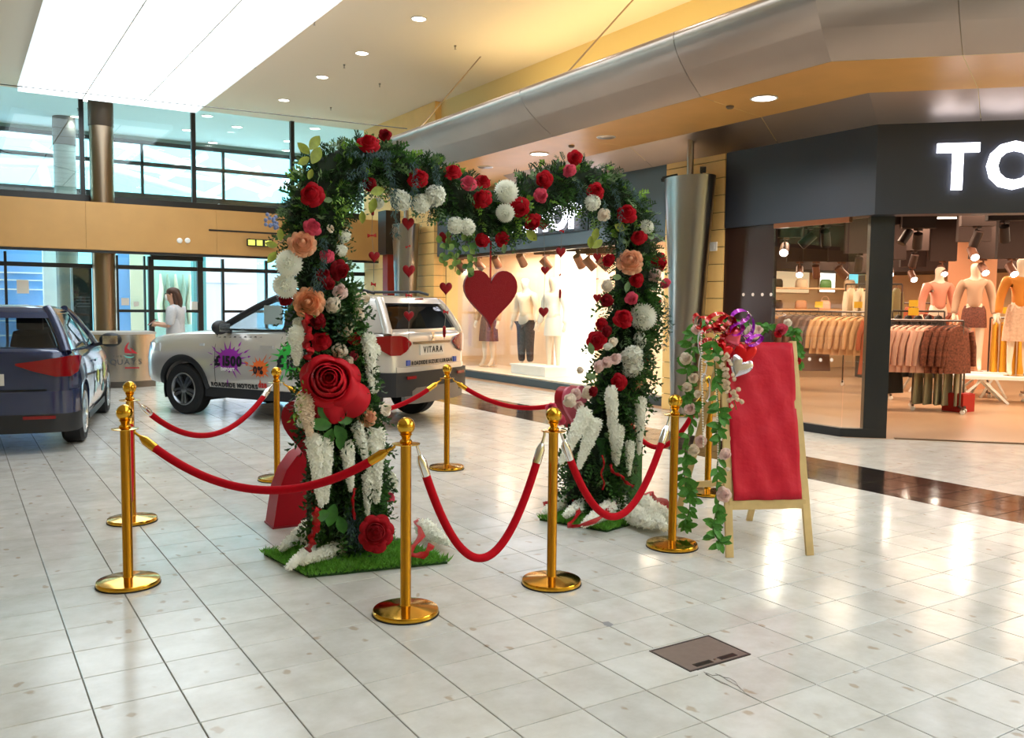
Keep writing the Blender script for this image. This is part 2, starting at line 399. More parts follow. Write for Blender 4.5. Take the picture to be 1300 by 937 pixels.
# warm uplights lying on the bulkhead
for k, (y0, y1) in enumerate(((6.0, 8.4), (8.6, 11.0), (11.2, 13.4))):
    t = thing('cove_light', 'warm linear uplight lying on top of the steel bulkhead', 'light', (8.0, (y0 + y1) / 2, 4.15), 0, 'warm uplights on the bulkhead')
    MB().box((-0.05, -1.1, 0), (0.05, 1.1, 0.05)).obj('housing', white_m, t)
    MB().box((-0.035, -1.08, 0.05), (0.035, 1.08, 0.06)).obj('diffuser', mat('warm lamp', '#ffd27a', 0.5, emit=6), t)
    ld = bpy.data.lights.new('cove', 'AREA'); ld.shape = 'RECTANGLE'; ld.size = 0.3; ld.size_y = 2.2; ld.energy = COVE_W; ld.color = (1.0, 0.80, 0.42)
    lo = bpy.data.objects.new('lamp', ld); COL.objects.link(lo); lo.parent = t; lo.location = (0, 0, 0.1); lo.rotation_euler = (PI, 0, 0)

# ================================================================== lights
lens_m = mat('lamp lens', '#ffffff', 0.4, emit=9, ecol='#fff4ee')
ring_m = mat('lamp trim', '#e9e4da', 0.4)
def downlight(p, r, label, group, power, col=(1, 0.95, 0.88), name='ceiling_downlight'):
    t = thing(name, label, 'light', p, 0, group)
    k = key = (round(r, 3),)
    MB().lathe([(r, 0.0), (r * 1.18, -0.004), (r * 1.2, -0.012), (r * 1.02, -0.014), (r * 0.98, -0.006)], n=24).obj('trim_ring', ring_m, t, 40)
    MB().lathe([(r * 0.99, -0.001), (r * 0.99, -0.009), (r * 0.6, -0.012), (0.001, -0.013)], n=24).obj('lens', lens_m, t, 60)
    if power:
        ld = bpy.data.lights.new('spot', 'SPOT'); ld.energy = power; ld.spot_size = 2.3; ld.spot_blend = 0.7; ld.shadow_soft_size = r; ld.color = col
        lo = bpy.data.objects.new('lamp', ld); COL.objects.link(lo); lo.parent = t; lo.location = (0, 0, -0.03)
    return t
for px, py in ((540, 25), (465, 68), (413, 98), (362, 127)):
    p = fl(px, py, CZ); downlight((6.1, p.y, CZ), 0.105, 'added unseen round downlight continuing the row in the beige ceiling', 'downlights in the mall ceiling', DOWNLIGHT_W)
for yy in (10.0, 7.9, 5.7): downlight((6.1, yy, CZ), 0.105, 'added unseen round downlight continuing the row in the beige ceiling', 'downlights in the mall ceiling', DOWNLIGHT_W)  # invented lamps out of view, added nearer along the same row
for px, py in ((108, 128), (97, 149), (263, 148), (238, 166), (301, 162), (270, 182), (400, 164), (366, 180), (345, 200)):
    p = fl(px, py, CZ - 0.02); downlight((p.x, min(p.y, 24.9), CZ), 0.12, 'round downlight in the ceiling behind the upper glazing', 'downlights behind the upper glazing', 170, (0.9, 1, 1))
for px, py in ((970, 124), (685, 195)):
    p = fl(px, py, 3.75); downlight((7.5, p.y, 3.75), 0.125, 'bright round downlight in the oak soffit', 'downlights in the oak soffit', 330, (1, 0.88, 0.74))
for px, py in ((770, 174), (616, 212)):
    p = fl(px, py, 3.75); t = thing('soffit_speaker', 'round steel speaker grille in the oak soffit', 'speaker', (7.5, p.y, 3.75), 0, 'speaker grilles in the oak soffit')
    MB().lathe([(0.115, 0), (0.12, -0.01), (0.1, -0.016), (0.001, -0.02)], n=20).obj('grille', steel_m, t, 40)
    MB().lathe([(0.13, 0), (0.13, -0.008), (0.116, -0.01)], n=20).obj('rim', ring_m, t)
for px, py in ((928, 135), (727, 185)):
    p = fl(px, py, 3.75); tag(MB().lathe([(0.045, 0), (0.045, -0.015), (0.03, -0.03), (0.001, -0.032)], n=14).obj('smoke_detector', mat('detector', '#6d5a45', 0.5), None, 40, (7.5, p.y, 3.75)), 'small brown detector in the oak soffit', 'detector', 'detectors in the oak soffit')
for px, py in ((578, 60), (482, 108), (399, 29), (324, 84), (437, 84), (420, 138), (99, 139)):
    p = fl(px, py, CZ - 0.03); tag(MB().lathe([(0.02, 0), (0.02, -0.02), (0.008, -0.025), (0.008, -0.06), (0.022, -0.065), (0.001, -0.07)], n=10).obj('sprinkler_head', steel_m, None, 40, (p.x, p.y, CZ)), 'tiny metal sprinkler head under the mall ceiling', 'sprinkler', 'ceiling sprinkler heads')
# luminous ceiling panel: a tray of translucent panes
panel_m = bpy.data.materials.new('luminous pane'); panel_m.use_nodes = True
pb = panel_m.node_tree.nodes['Principled BSDF']; pb.inputs['Base Color'].default_value = (0.9, 0.95, 1, 1)
pb.inputs['Emission Color'].default_value = (0.86, 0.95, 1.0, 1); pb.inputs['Emission Strength'].default_value = PANEL_GLOW
def luminous(y0, y1, label, pm=None):
    t = thing('luminous_ceiling_panel', label, 'light', (2.84, (y0 + y1) / 2, 5.5), 0)
    n = round((y1 - y0) / 1.17); dy = (y1 - y0) / n; dx = 3.2 / 3; hy = (y1 - y0) / 2
    me = MB().box((0.004, 0.004, 0), (dx - 0.004, dy - 0.004, 0.012)).mesh('pane', pm or panel_m)
    for i in range(3):
        for j in range(n): link('pane', me, t, (-1.6 + i * dx, -hy + j * dy, 0.0))
    b = MB()
    for lo, hi in (((-1.66, -hy - 0.06, 0.0), (1.66, -hy, 0.12)), ((-1.66, hy, 0.0), (1.66, hy + 0.06, 0.12)), ((-1.66, -hy, 0.0), (-1.6, hy, 0.12)), ((1.6, -hy, 0.0), (1.66, hy, 0.12))): b.box(lo, hi)
    b.obj('edge_trim', mat('panel edge', '#f4f6f8', 0.5, emit=0.8, ecol='#eaf6ff'), t)
    for i in (1, 2): MB().box((-1.6 + i * dx - 0.012, -hy, -0.006), (-1.6 + i * dx + 0.012, hy, 0.0)).obj('seam_bar', white_m, t)
    for j in range(1, n): MB().box((-1.6, -hy + j * dy - 0.012, -0.005), (1.6, -hy + j * dy + 0.012, 0.0)).obj('seam_bar', white_m, t)
    MB().box((-1.62, -hy, 0.012), (1.62, hy, 0.10)).obj('tray', white_m, t)
    for sx in (-1, 1):
        for sy in (-1, 0, 1): MB().cyl((sx * 1.4, sy * (hy - 0.3), 0.1), (sx * 1.4, sy * (hy - 0.3), 0.3), 0.01, n=6).obj('hanger', steel_m, t)
luminous(6.9, 19.75, 'large glowing white panel of translucent panes below the ceiling')
dim_m = panel_m.copy(); dim_m.name = 'dimmer luminous pane'; dim_m.node_tree.nodes['Principled BSDF'].inputs['Emission Strength'].default_value = PANEL_GLOW * 0.62
luminous(-5.0, 5.5, 'second glowing white ceiling panel farther from the glass doors', dim_m)
# tension wire under the ceiling
a, b_ = fl(0, 78, 5.45), fl(620, 137, 5.45)
tag(MB().cyl(Vector((-2, 19.2, 5.42)), Vector((6.5, 13.6, 4.4)), 0.008, n=6).obj('tension_wire', mat('wire', '#6b6560', 0.5)), 'thin taut wire stretched under the ceiling to the bulkhead', 'wire')

# ================================================================== pilasters, end wall cladding
def pilaster(name, x0, x1, y0, y1, z1, rows, label):
    o = struct(MB().box((x0 + 0.02, y0 + 0.02, 0), (x1, y1 - 0.02, z1)).obj(name, mat('cladding joint', '#6b4d22', 0.8))); tag(o, label)
    dz = z1 / rows
    me = MB().box((x0, y0, 0.004), (x1, y1, dz - 0.006)).mesh('cladding_panel', block_m)
    for i in range(rows): link('cladding_panel', me, o, (0, 0, i * dz))
    return o
pilaster('wall_pilaster', 8.65, 9.0, 8.45, 9.58, 3.65, 16, 'honey coloured panel clad pier between the two shop fronts')
pilaster('wall_pilaster_far', 8.72, 9.02, 16.92, 17.75, 3.5, 15, 'honey coloured panel clad pier at the far end of the shop front')
pilaster('wall_cladding', 8.85, 9.02, 17.75, 20.0, 3.5, 15, 'honey panel cladding beside the glass doors')
pilaster('wall_cladding_upper', 8.80, 9.02, 17.05, 20.9, CZ, 10, 'honey panel cladding under the ceiling')
def tapered_column(y, label):
    t = thing('tapered_steel_column', label, 'column', (8.36, y, 0))
    zs = [(0, .155), (0.3, .175), (0.9, .215), (1.4, .25), (2.0, .295), (2.6, .345), (3.2, .40)]
    b = MB(); rings = []
    for z, r in zs: rings.append([(0.27 * math.cos(a) * (0.6 + 0.4 * r / .4), r * math.sin(a) , z) for a in (2 * PI * j / 28 for j in range(28))])
    b.loft(rings).obj('shaft', mat('column steel', '#99938e', 0.28, 1.0), t, 50)
    MB().cyl((0, 0.0, 3.2), (0, 0.0, 3.72), 0.045, n=14).obj('pipe', steel_m, t, 50)
    MB().lathe([(0.24, 0), (0.24, 0.03), (0.2, 0.04)], n=28).obj('foot_ring', steel_m, t, 40)
tapered_column(8.80, 'tapered brushed steel column in front of the honey pier between shops')
tapered_column(17.55, 'tapered brushed steel column by the far pier near the doors')
def cctv(px, py, s, label):
    p = onx(px, py, 8.52); t = thing('security_camera', label, 'camera', p, 0)
    MB().bar((-0.06, 0.05 * s, 0.02), (-0.2, 0.2 * s, -0.02), 0.075, 0.075).obj('housing', mat('camera body', '#35332f', 0.4), t)
    MB().cyl((-0.2, 0.2 * s, -0.02), (-0.215, 0.216 * s, -0.024), 0.028, n=14).obj('lens', black_m, t)
    MB().tube([(-0.05, 0.02 * s, 0), (0.0, -0.04 * s, -0.05), (0.13, -0.05 * s, -0.05)], 0.016, 8).obj('bracket', black_m, t)
cctv(868, 226, 1, 'dark security camera pointing left above the steel column')
cctv(893, 218, -1, 'dark security camera on a short arm right of the column pipe')
p = onx(906, 313, 8.64); tag(MB().box((-0.02, -0.06, -0.06), (0.0, 0.06, 0.06)).box((-0.026, -0.03, -0.03), (-0.02, 0.03, 0.03)).obj('wall_socket', white_m, None, None, (8.65, p.y, p.z)), 'small white wall socket on the honey pier', 'socket')

# ================================================================== shop fronts
# right shop: charcoal sign board around the corner, letters, window, black post
SZ0, SZ1 = 2.52, 3.53
sb = thing('shop_sign_board', 'charcoal sign board wrapping the corner with white glowing letters', 'sign', (8.65, 6.18, SZ0))
q = Vector((d45, -d45, 0))
MB().prism([(0, 0), (0, 2.25), (0.28, 2.25), (0.28, 0.12)], (0, 0, 0), (1, 0, 0), (0, 1, 0), (0, 0, SZ1 - SZ0)).obj('side_board', sign_m, sb)
MB().prism([(0, 0), (9, 0), (9, 0.25), (0.1, 0.25)], (0, 0, 0), q, (d45, d45, 0), (0, 0, SZ1 - SZ0)).obj('front_board', sign_m, sb)
lett_m = mat('lit letter', '#f4f6ff', 0.4, emit=3.2, ecol='#eef0ff')
def sign_letters(txt, root, origin, ux, height, spacing, flip=None, group=None):
    x = 0.0; n = Vector(ux).cross(Vector((0, 0, 1)))
    for ch in txt:
        me = text_mesh(ch, 1.0, 0.04, lett_m, 0.03, name='letter')
        vx = [v.co.x for v in me.vertices]; vy = [v.co.y for v in me.vertices]
        ref = 0.72; s = height / ref
        for v in me.vertices:
            v.co.x = (v.co.x - min(vx)) * s; v.co.y = v.co.y * s; v.co.z = v.co.z + 0.05
        if root: o = link('letter', me, root); place(o, frame(Vector(origin) + Vector(ux) * x, ux, (0, 0, 1)))
        x += (max(vx) - min(vx)) * s + spacing
    return x
tl, bl = onp(1186, 183, (8.65, 6.18, 0), (d45, d45, 0)), onp(1186, 240, (8.65, 6.18, 0), (d45, d45, 0))
sign_letters('TOPSHOP', sb, bl - Vector((8.65, 6.18, SZ0)), q, tl.z - bl.z, 0.075)
# left shop sign board
sl = thing('shop_sign_board', 'blue grey sign board above the long display window', 'sign', (8.8, 9.58, 2.50))
MB().box((0, 0, 0), (0.15, 7.35, 1.15)).obj('board', mat('blue grey sign board', '#4d5a62', 0.4), sl)
e = onx(741, 287, 8.74)
W = 4.2
bk = MB().box((-0.02, e.y - 9.58 - 0.06, e.z - 2.5 - 0.07), (0.0, e.y - 9.58 + 4.0, e.z - 2.5 + 0.56)); bk.obj('letter_backing', black_m, sl)
tot = sign_letters('TOPSHOP', None, (0, 0, 0), (0, -1, 0), 0.48, 0.06)
sign_letters('TOPSHOP', sl, (-0.02, e.y - 9.58 + tot, e.z - 2.5), (0, -1, 0), 0.48, 0.06)
glow = mat('steel trim', '#b9aca0', 0.3, 1.0)
# right shop window
yw0 = onx(980, 400, 8.66).y; yw1 = 6.50
win = struct(empty('window_1', (0, 0, 0))); tag(win, 'tall shop window with a black plinth and a folded glass corner')
MB().box((8.68, yw0, 0.0), (8.72, 8.45, SZ0)).obj('side_panel', mat('brown bronze panel', '#3b2620', 0.22, 0.4), win)
MB().prism([(8.62, yw0 + 0.6), (8.62, 6.5), (8.88, 6.24), (8.95, 6.31), (8.70, 6.56), (8.70, yw0 + 0.6)], (0, 0, 0), (1, 0, 0), (0, 1, 0), (0, 0, 0.10)).obj('plinth', black_m, win)
MB().box((8.65, 6.52, 0.10), (8.662, yw0, SZ0)).obj('glass_pane', glass_m, win)
MB().prism([(8.655, 6.50), (8.85, 6.30), (8.86, 6.31), (8.665, 6.51)], (0, 0, 0.10), (1, 0, 0), (0, 1, 0), (0, 0, SZ0 - 0.1)).obj('glass_pane', glass_m, win)
MB().prism([(8.80, 6.33), (8.98, 6.15), (9.12, 6.29), (8.94, 6.47)], (0, 0, 0), (1, 0, 0), (0, 1, 0), (0, 0, SZ0)).obj('black_post', black_m, win)
MB().box((8.64, 6.5, SZ0 - 0.06), (8.70, yw0, SZ0)).obj('head_rail', mat('copper trim', '#8a5236', 0.3, 0.8), win)
dm = mat('glass dots', '#e8d8cc', 0.6)
for k, px in enumerate((944, 956, 968, 979)):
    p = onx(px, 374, 8.68); link('safety_dot', MB().cyl((0, 0, 0), (-0.002, 0, 0), 0.022, n=14).mesh('dot', dm), win, (8.678, p.y, p.z))
for px, py in ((1013, 456), (1028, 456), (1042, 457), (1056, 457)):
    p = onx(px, py, 8.65); link('safety_dot', MB().cyl((0, 0, 0), (-0.002, 0, 0), 0.022, n=14).mesh('dot', dm), win, (8.648, p.y, p.z))
# threshold strip at the entrance
th = MB().prism([(0.45, -0.02), (9, -0.02), (9, 0.04), (0.45, 0.04)], (8.72, 6.40, 0), q, (d45, d45, 0), (0, 0, 0.012)).obj('door_threshold', mat('threshold metal', '#6e5a4a', 0.3, 0.8)); struct(th)
# left shop window
win2 = struct(empty('window_2', (0, 0, 0))); tag(win2, 'long shop display window with a low steel plinth')
MB().box((8.88, 9.58, 0), (9.02, 16.92, 0.13)).obj('plinth', mat('plinth steel', '#4d565a', 0.35, 0.6), win2)
for a, b in ((9.6, 12.0), (12.01, 14.45), (14.46, 16.9)): MB().box((8.93, a, 0.13), (8.942, b, 2.52)).obj('glass_pane', glass_m, win2)
MB().box((8.86, 9.58, 2.44), (8.98, 16.92, 2.52)).obj('head_rail', mat('bronze rail', '#4b3a33', 0.3, 0.7), win2)

# ================================================================== shop shells
warm_w = mat('warm shop wall', '#e9c8a0', 0.8)
dk_ceiling = mat('dark shop ceiling', '#2e1a13', 0.8)
tag(struct(MB().prism([(8.75, 9.4), (21, 9.4), (21, -5.8), (20.9, -5.8), (8.95, 6.35)], (0, 0, 3.25), (1, 0, 0), (0, 1, 0), (0, 0, 0.2)).obj('ceiling_shop', dk_ceiling)), 'dark ceiling inside the clothes shop')
tag(struct(MB().box((9.0, 9.4, 0), (10.6, 9.56, 3.4)).obj('wall_shop_left', warm_w)), 'warm wall between the clothes shop and the display window')
tag(struct(MB().box((19.5, -5.8, 0), (19.7, 14.6, 3.4)).obj('wall_shop_back', warm_w)), 'warm lit back wall of the clothes shop')
tag(struct(MB().box((10.6, 14.4, 0), (19.7, 14.6, 3.4)).obj('wall_shop_side', warm_w)), 'warm lit side wall deep in the clothes shop')
tag(struct(MB().box((9.0, 9.4, 3.25), (19.6, 14.5, 3.4)).obj('ceiling_shop_deep', dk_ceiling)), 'dark ceiling deep inside the clothes shop')
tag(struct(MB().box((10.3, 9.56, 0.13), (10.45, 16.9, 2.9)).obj('wall_display', mat('display wall', '#f6dcc0', 0.8))), 'bright back wall of the display window')
tag(struct(MB().box((9.0, 9.56, 2.62), (10.3, 16.9, 2.75)).obj('ceiling_display', mat('display ceiling', '#f0d2b4', 0.8))), 'low ceiling of the display window')
tag(struct(MB().box((9.02, 9.56, 0.0), (10.3, 16.9, 0.14)).obj('floor_display', mat('display floor', '#ead9c6', 0.4))), 'raised floor of the display window')

# dark projecting box over a red pillar beside the far pier
p = onx(499, 300, 8.72)
t = thing('projecting_sign', 'dark brown projecting box over a red pillar beside the far pier', 'sign', (8.72, p.y, 0))
MB().box((-0.28, -0.22, 2.62), (0.13, 0.22, 3.62)).obj('box', mat('dark brown box', '#2a1e1a', 0.45), t)
MB().box((-0.2, -0.14, 0), (0.13, 0.14, 2.62)).obj('pillar', mat('red pillar', '#8e1a16', 0.4), t)
# ================================================================== far glazing, lobby and outdoors
GYP = 20.96
def bars(parent, items, m=black_m, name='frame_bar'):
    for lo, hi in items: MB().box(lo, hi).obj(name, m, parent)
w3 = struct(empty('window_3', (0, 0, 0))); tag(w3, 'upper glazing with black mullions above the oak band')
bars(w3, [((-10, GYP - 0.08, bz1), (9.0, GYP + 0.08, 3.72))], name='bottom_rail')
mx_ = [ony(245, 200, GYP).x + k * 2.28 for k in range(-6, 2)]
bars(w3, [((x - 0.045, GYP - 0.09, 3.72), (x + 0.045, GYP + 0.02, CZ)) for x in mx_], name='mullion')
xs_ = [-10] + mx_ + [8.95]
for a, b in zip(xs_, xs_[1:]): MB().box((a + 0.03, GYP - 0.01, 3.72), (b - 0.03, GYP + 0.002, CZ)).obj('glass_pane', green_glass, w3)
# round columns
colm = mat('column cladding', '#8a7a68', 0.32, 1.0)
def round_column(x, y, r, z1, label, m=colm):
    t = thing('round_column', label, 'column', (x, y, 0))
    MB().lathe([(r, 0), (r, z1)], n=28).obj('shaft', m, t, 50)
    MB().lathe([(r + 0.012, 0), (r + 0.012, 0.12), (r, 0.13)], n=28).obj('foot_ring', steel_m, t, 50)
    MB().lathe([(r, z1 * 0.885), (r + 0.012, z1 * 0.887), (r + 0.012, z1 * 0.96), (r, z1)], n=28).obj('collar', mat('dark collar', '#5b5148', 0.5, 0.6), t, 50)
pc = ony(130, 200, 20.5)
round_column(pc.x, 20.62, 0.235, CZ, 'tall round bronze column rising behind the oak band')
pc = ony(82, 200, 23.6); round_column(pc.x, 23.6, 0.24, CZ, 'grey round column in the lobby behind the glazing', mat('grey column', '#8f9c98', 0.5, 0.2))
# glass doors under the band
d1 = struct(empty('door_1', (0, 0, 0))); tag(d1, 'wide glazed entrance doors with black frames under the oak band')
DYP = 20.9
def vx(px, w, z0=0, z1=2.47, dy=0.06, name='door_stile', y=DYP):
    x = ony(px, 380, y).x; MB().box((x - w / 2, y - dy, z0), (x + w / 2, y + dy, z1)).obj(name, black_m, d1); return x
X = {}
for px, w in ((-60, .1), (8, .05), (148, .08), (184, .03), (192, .11), (254, .12), (283, .05), (338, .05), (372, .08), (436, .06), (466, .05), (-140, .1), (-240, .1)): X[px] = vx(px, w)
zt = ony(225, 342, DYP).z; zm = ony(225, 395, DYP).z
for a, b in ((-240, -140), (-140, -60), (-60, 8), (8, 148), (148, 192), (192, 254), (254, 372), (372, 466)):
    MB().box((X[a], DYP - 0.05, zt - 0.03), (X[b], DYP + 0.05, zt + 0.06)).obj('transom', black_m, d1)
    MB().box((X[a], DYP - 0.012, zt + 0.05), (X[b], DYP + 0.0, 2.5)).obj('transom_pane', green_glass, d1)
    MB().box((X[a], DYP - 0.012, 0.08), (X[b], DYP + 0.0, zt - 0.02)).obj('door_pane', glass('door glass', (0.94, 0.985, 0.99)), d1)
    MB().box((X[a], DYP - 0.04, 0.0), (X[b], DYP + 0.04, 0.09)).obj('bottom_rail', black_m, d1)
for a, b in ((148, 192), (192, 254), (283, 338)): MB().box((X[a], DYP - 0.05, zm - 0.03), (X[b], DYP + 0.05, zm + 0.03)).obj('mid_rail', black_m, d1)
MB().box((X[192], DYP - 0.1, 2.40), (X[254] + 0.06, DYP + 0.06, 2.52)).obj('door_header', black_m, d1)
paper = mat('notice paper', '#f2f0ea', 0.7)
for px, py, w, hh in ((159, 383, .16, .16), (173, 386, .11, .11), (248, 389, .16, .22), (29, 364, .22, .28)):
    p = ony(px, py, DYP - 0.02); MB().box((p.x - w / 2, DYP - 0.016, p.z - hh / 2), (p.x + w / 2, DYP - 0.013, p.z + hh / 2)).obj('notice', paper, d1)
# oak band fittings
for px in (228, 238):
    p = ony(px, 305.5, bandY0); tag(MB().lathe([(0.055, 0), (0.06, 0.01), (0.045, 0.03), (0.001, 0.035)], n=16).obj('band_spotlight', white_m, None, 40, (p.x, bandY0, p.z), (PI / 2, 0, 0)), 'small round white fitting on the oak band above the doors', 'light', 'white fittings on the oak band')
p = ony(312, 308, bandY0); q0 = ony(345, 313, bandY0)
ex = thing('exit_sign', 'small illuminated yellow green exit sign hung under the oak band', 'sign', (p.x, bandY0 - 0.12, p.z))
MB().box((0, 0, -0.08), (q0.x - p.x, 0.06, 0.08)).obj('case', black_m, ex)
for k in range(3): MB().box((0.02 + k * 0.19, -0.006, -0.06), (0.02 + k * 0.19 + (0.15 if k % 2 == 0 else 0.13), 0.0, 0.06)).obj('lit_panel', mat('exit panel', '#d9d76a', 0.5, emit=0.9, ecol='#cfd85c'), ex)
MB().box((0.05, 0.0, 0.08), (0.07, 0.12, 0.09)).obj('bracket', black_m, ex)
p = ony(265, 292, bandY0); q1 = ony(352, 297, bandY0); tag(MB().box((p.x, bandY0 - 0.01, p.z - 0.018), (q1.x, bandY0 + 0.0, p.z + 0.018)).obj('air_slot', black_m), 'long dark air slot in the oak band', 'vent')
# rear wall and windows of the lobby
RY = 25.2
rz0, rz1 = ony(0, 238, RY).z, ony(0, 163, RY).z
tag(struct(MB().box((-10, RY, 2.75), (9.25, RY + 0.2, rz0)).box((-10, RY, rz1), (9.25, RY + 0.2, CZ)).obj('wall_rear', mat('lobby wall', '#8fa5a2', 0.7))), 'grey green lobby wall round the high rear window')
tag(struct(MB().box((9.02, 20.2, 0), (9.25, RY + 0.2, CZ)).obj('wall_lobby_right', mat('lobby side wall', '#dfe3d6', 0.8))), 'pale side wall of the lobby')
tag(struct(MB().box((-10, 21.0, -0.2), (9.3, 40, 0.0)).obj('floor_outside', mat('paving', '#c3c8c8', 0.35))), 'pale paving beyond the glass doors')
w4 = struct(empty('window_4', (0, 0, 0))); tag(w4, 'high rear window with thin black bars')
zmid = ony(0, 192, RY).z
bars(w4, [((-10, RY - 0.05, zmid - 0.05), (9.0, RY + 0.05, zmid + 0.05)), ((-10, RY - 0.05, rz1 - 0.05), (9.0, RY + 0.05, rz1 + 0.05)), ((-10, RY - 0.05, rz0 - 0.04), (9.0, RY + 0.05, rz0 + 0.1))], name='window_rail')
for px in (-160, -60, 77, 180, 283, 386):
    x = ony(px, 200, RY).x; MB().box((x - 0.035, RY - 0.05, rz0), (x + 0.035, RY + 0.05, rz1)).obj('window_bar', black_m, w4)
MB().box((-10, RY, rz0), (9.0, RY + 0.01, rz1)).obj('glass_pane', glass('sky glass', (0.94, 0.99, 1.0)), w4)
# white roof steelwork outside the high window
tr = thing('roof_truss', 'white tubular roof steelwork seen through the high rear window', 'steelwork', (0, 27.6, 0))
wt = mat('white steelwork', '#fbfdff', 0.5)
def tb(a, b, r):
    A, B = ony(*a, 27.6), ony(*b, 27.6); MB().cyl((A.x, 0, A.z), (B.x, 0, B.z), r, n=12).obj('tube', wt, tr, 50)
for a, b, r in (((-120, 158), (80, 172), .14), ((-120, 203), (115, 210), .12), ((52, 205), (63, 250), .13), ((76, 165), (79, 250), .17), ((117, 180), (118, 250), .12), ((80, 205), (40, 182), .1),
                ((140, 178), (345, 245), .13), ((140, 215), (300, 262), .13), ((205, 228), (262, 197), .1), ((255, 252), (330, 215), .11), ((150, 205), (182, 178), .08), ((283, 205), (400, 250), .12), ((330, 250), (382, 216), .09), ((120, 205), (300, 232), .07)): tb(a, b, r)
tag(struct(MB().box((-12, 33, 0), (14, 33.2, 8.5)).obj('wall_outside_far', mat('outside cyan glass', '#84bcc4', 0.4))), 'pale cyan building far outside')
# street seen through the doors
def outbox(px0, px1, y, z1, m, name, label, th=0.3):
    a, b = ony(px0, 380, y).x, ony(px1, 380, y).x
    return tag(struct(MB().box((a, y, 0), (b, y + th, z1)).obj(name, m)), label)
blue_f = mat('blue facade', '#7fb0e8', 0.4)
ob = outbox(-260, 56, 27.5, 4.0, blue_f, 'wall_outside_blue', 'blue panelled building outside the doors')
for z in (0.5, 0.9, 1.3, 1.75, 2.0, 2.2): MB().box((ony(-260, 380, 27.5).x, 27.46, z), (ony(56, 380, 27.5).x, 27.5, z + 0.035)).obj('white_rail', white_m, ob)
outbox(56, 80, 26.6, 4.0, mat('bright render', '#ffffff', 0.6), 'wall_outside_white', 'white rendered pier outside the doors')
outbox(80, 98, 26.0, 4.0, mat('sage pier', '#b7ccbf', 0.6), 'wall_outside_sage', 'sage green pier outside the doors')
outbox(150, 166, 27.5, 4.0, blue_f, 'wall_outside_blue_narrow', 'narrow blue panel outside the doors')
outbox(166, 184, 27.4, 4.0, mat('cream render', '#efe6c8', 0.6), 'wall_outside_cream', 'cream rendered wall outside the doors')
outbox(184, 252, 28.0, 4.0, mat('pale green glass wall', '#bfe6dc', 0.3), 'wall_outside_green', 'pale green shop front outside the doors')
outbox(246, 262, 26.8, 4.0, mat('teal pier', '#5aa6ae', 0.5), 'wall_outside_teal', 'teal pier outside the doors')
pk = outbox(262, 326, 27.2, 4.0, mat('pink hoarding', '#fbeaf6', 0.6), 'wall_outside_pink', 'pale pink hoarding outside the doors')
MB().box((ony(262, 380, 27.2).x, 27.17, 2.02), (ony(326, 380, 27.2).x, 27.2, 2.06)).obj('rail', mat('pink rail', '#c9c3d6', 0.6), pk)
outbox(326, 372, 29.5, 2.6, mat('street blue', '#86b6cf', 0.5), 'wall_outside_street', 'blue grey street buildings outside the doors')
outbox(425, 500, 27.5, 4.0, mat('bright white wall', '#f6ffff', 0.6), 'wall_outside_bright', 'bright white wall outside the doors')
# drapery like garments in the shop window across the street
for k, px in enumerate((203, 212, 222, 232, 240)):
    p = ony(px, 345, 27.9); t = tag(MB().tube([(0, 0, 0), (0.03, 0, -0.45), (-0.04, 0, -0.9), (0.05 * (k % 2), 0, -1.5)], [0.06, 0.14, 0.18, 0.13], 8, flat=0.5).obj('hanging_garment', mat(('cream cloth', 'sage cloth')[k % 2], ('#efe8cf', '#a9c4b4')[k % 2], 0.8), None, 60, (p.x, 27.85, 2.3)), 'pale hanging garment in the shop window across the street', 'clothes', 'garments across the street')
# dark information board in the lobby
p, p2 = ony(92, 335, 22.0), ony(116, 335, 22.0)
ib = thing('information_board', 'tall dark freestanding board behind the doors beside the bronze column', 'board', (p.x, 22.0, 0))
MB().box((0, 0, 0.12), (p2.x - p.x, 0.12, 2.28)).obj('panel', mat('dark board', '#1e2a2c', 0.25), ib)
MB().box((-0.03, -0.02, 0.0), (p2.x - p.x + 0.03, 0.16, 0.12)).obj('foot', black_m, ib)
MB().box((-0.04, -0.01, 0.12), (0.0, 0.13, 2.3)).obj('edge_trim', mat('pale blue trim', '#bcd8e6', 0.4), ib)
for k in range(4): MB().box((0.06, -0.003, 1.55 - k * 0.07), (0.34, 0.0, 1.565 - k * 0.07)).obj('printed_line', mat('faint print', '#55666a', 0.6), ib)

# ================================================================== curved steel information desk
desk = thing('information_desk', 'curved brushed steel desk with a red sail boat emblem', 'desk', (2.48, 16.3, 0))
HW = 0.50
def arc(x): return -0.16 + 0.9 * (x / 1.0) ** 2 * 0.64
poly = [(-0.62 + 1.1 * i / 16, 0) for i in range(17)]
poly = [(x, arc(x)) for x, _ in poly]
pts = poly + [(0.48, 0.75), (-0.62, 0.75)]
MB().prism(pts, (0, 0, 0.11), (1, 0, 0), (0, 1, 0), (0, 0, 0.80)).obj('body', mat('desk steel', '#b9b1a8', 0.25, 1.0), desk, 30)
MB().prism([(x * 1.0, y + 0.05) for x, y in poly] + [(0.46, 0.72), (-0.6, 0.72)], (0, 0, 0), (1, 0, 0), (0, 1, 0), (0, 0, 0.11)).obj('plinth', mat('desk plinth', '#6f6a66', 0.3, 0.9), desk, 30)
MB().prism([(x * 1.03, y - 0.02) for x, y in poly] + [(0.5, 0.78), (-0.64, 0.78)], (0, 0, 0.91), (1, 0, 0), (0, 1, 0), (0, 0, 0.04)).obj('worktop', mat('desk top', '#b7b4ae', 0.4), desk, 30)
def decal(me, ox, oz, name, parent=None, lift=0.004):
    for v in me.vertices:
        x, z, t = ox + v.co.x, oz + v.co.y, v.co.z
        v.co = (x, arc(x) - lift - t, z)
    return link(name, me, desk)
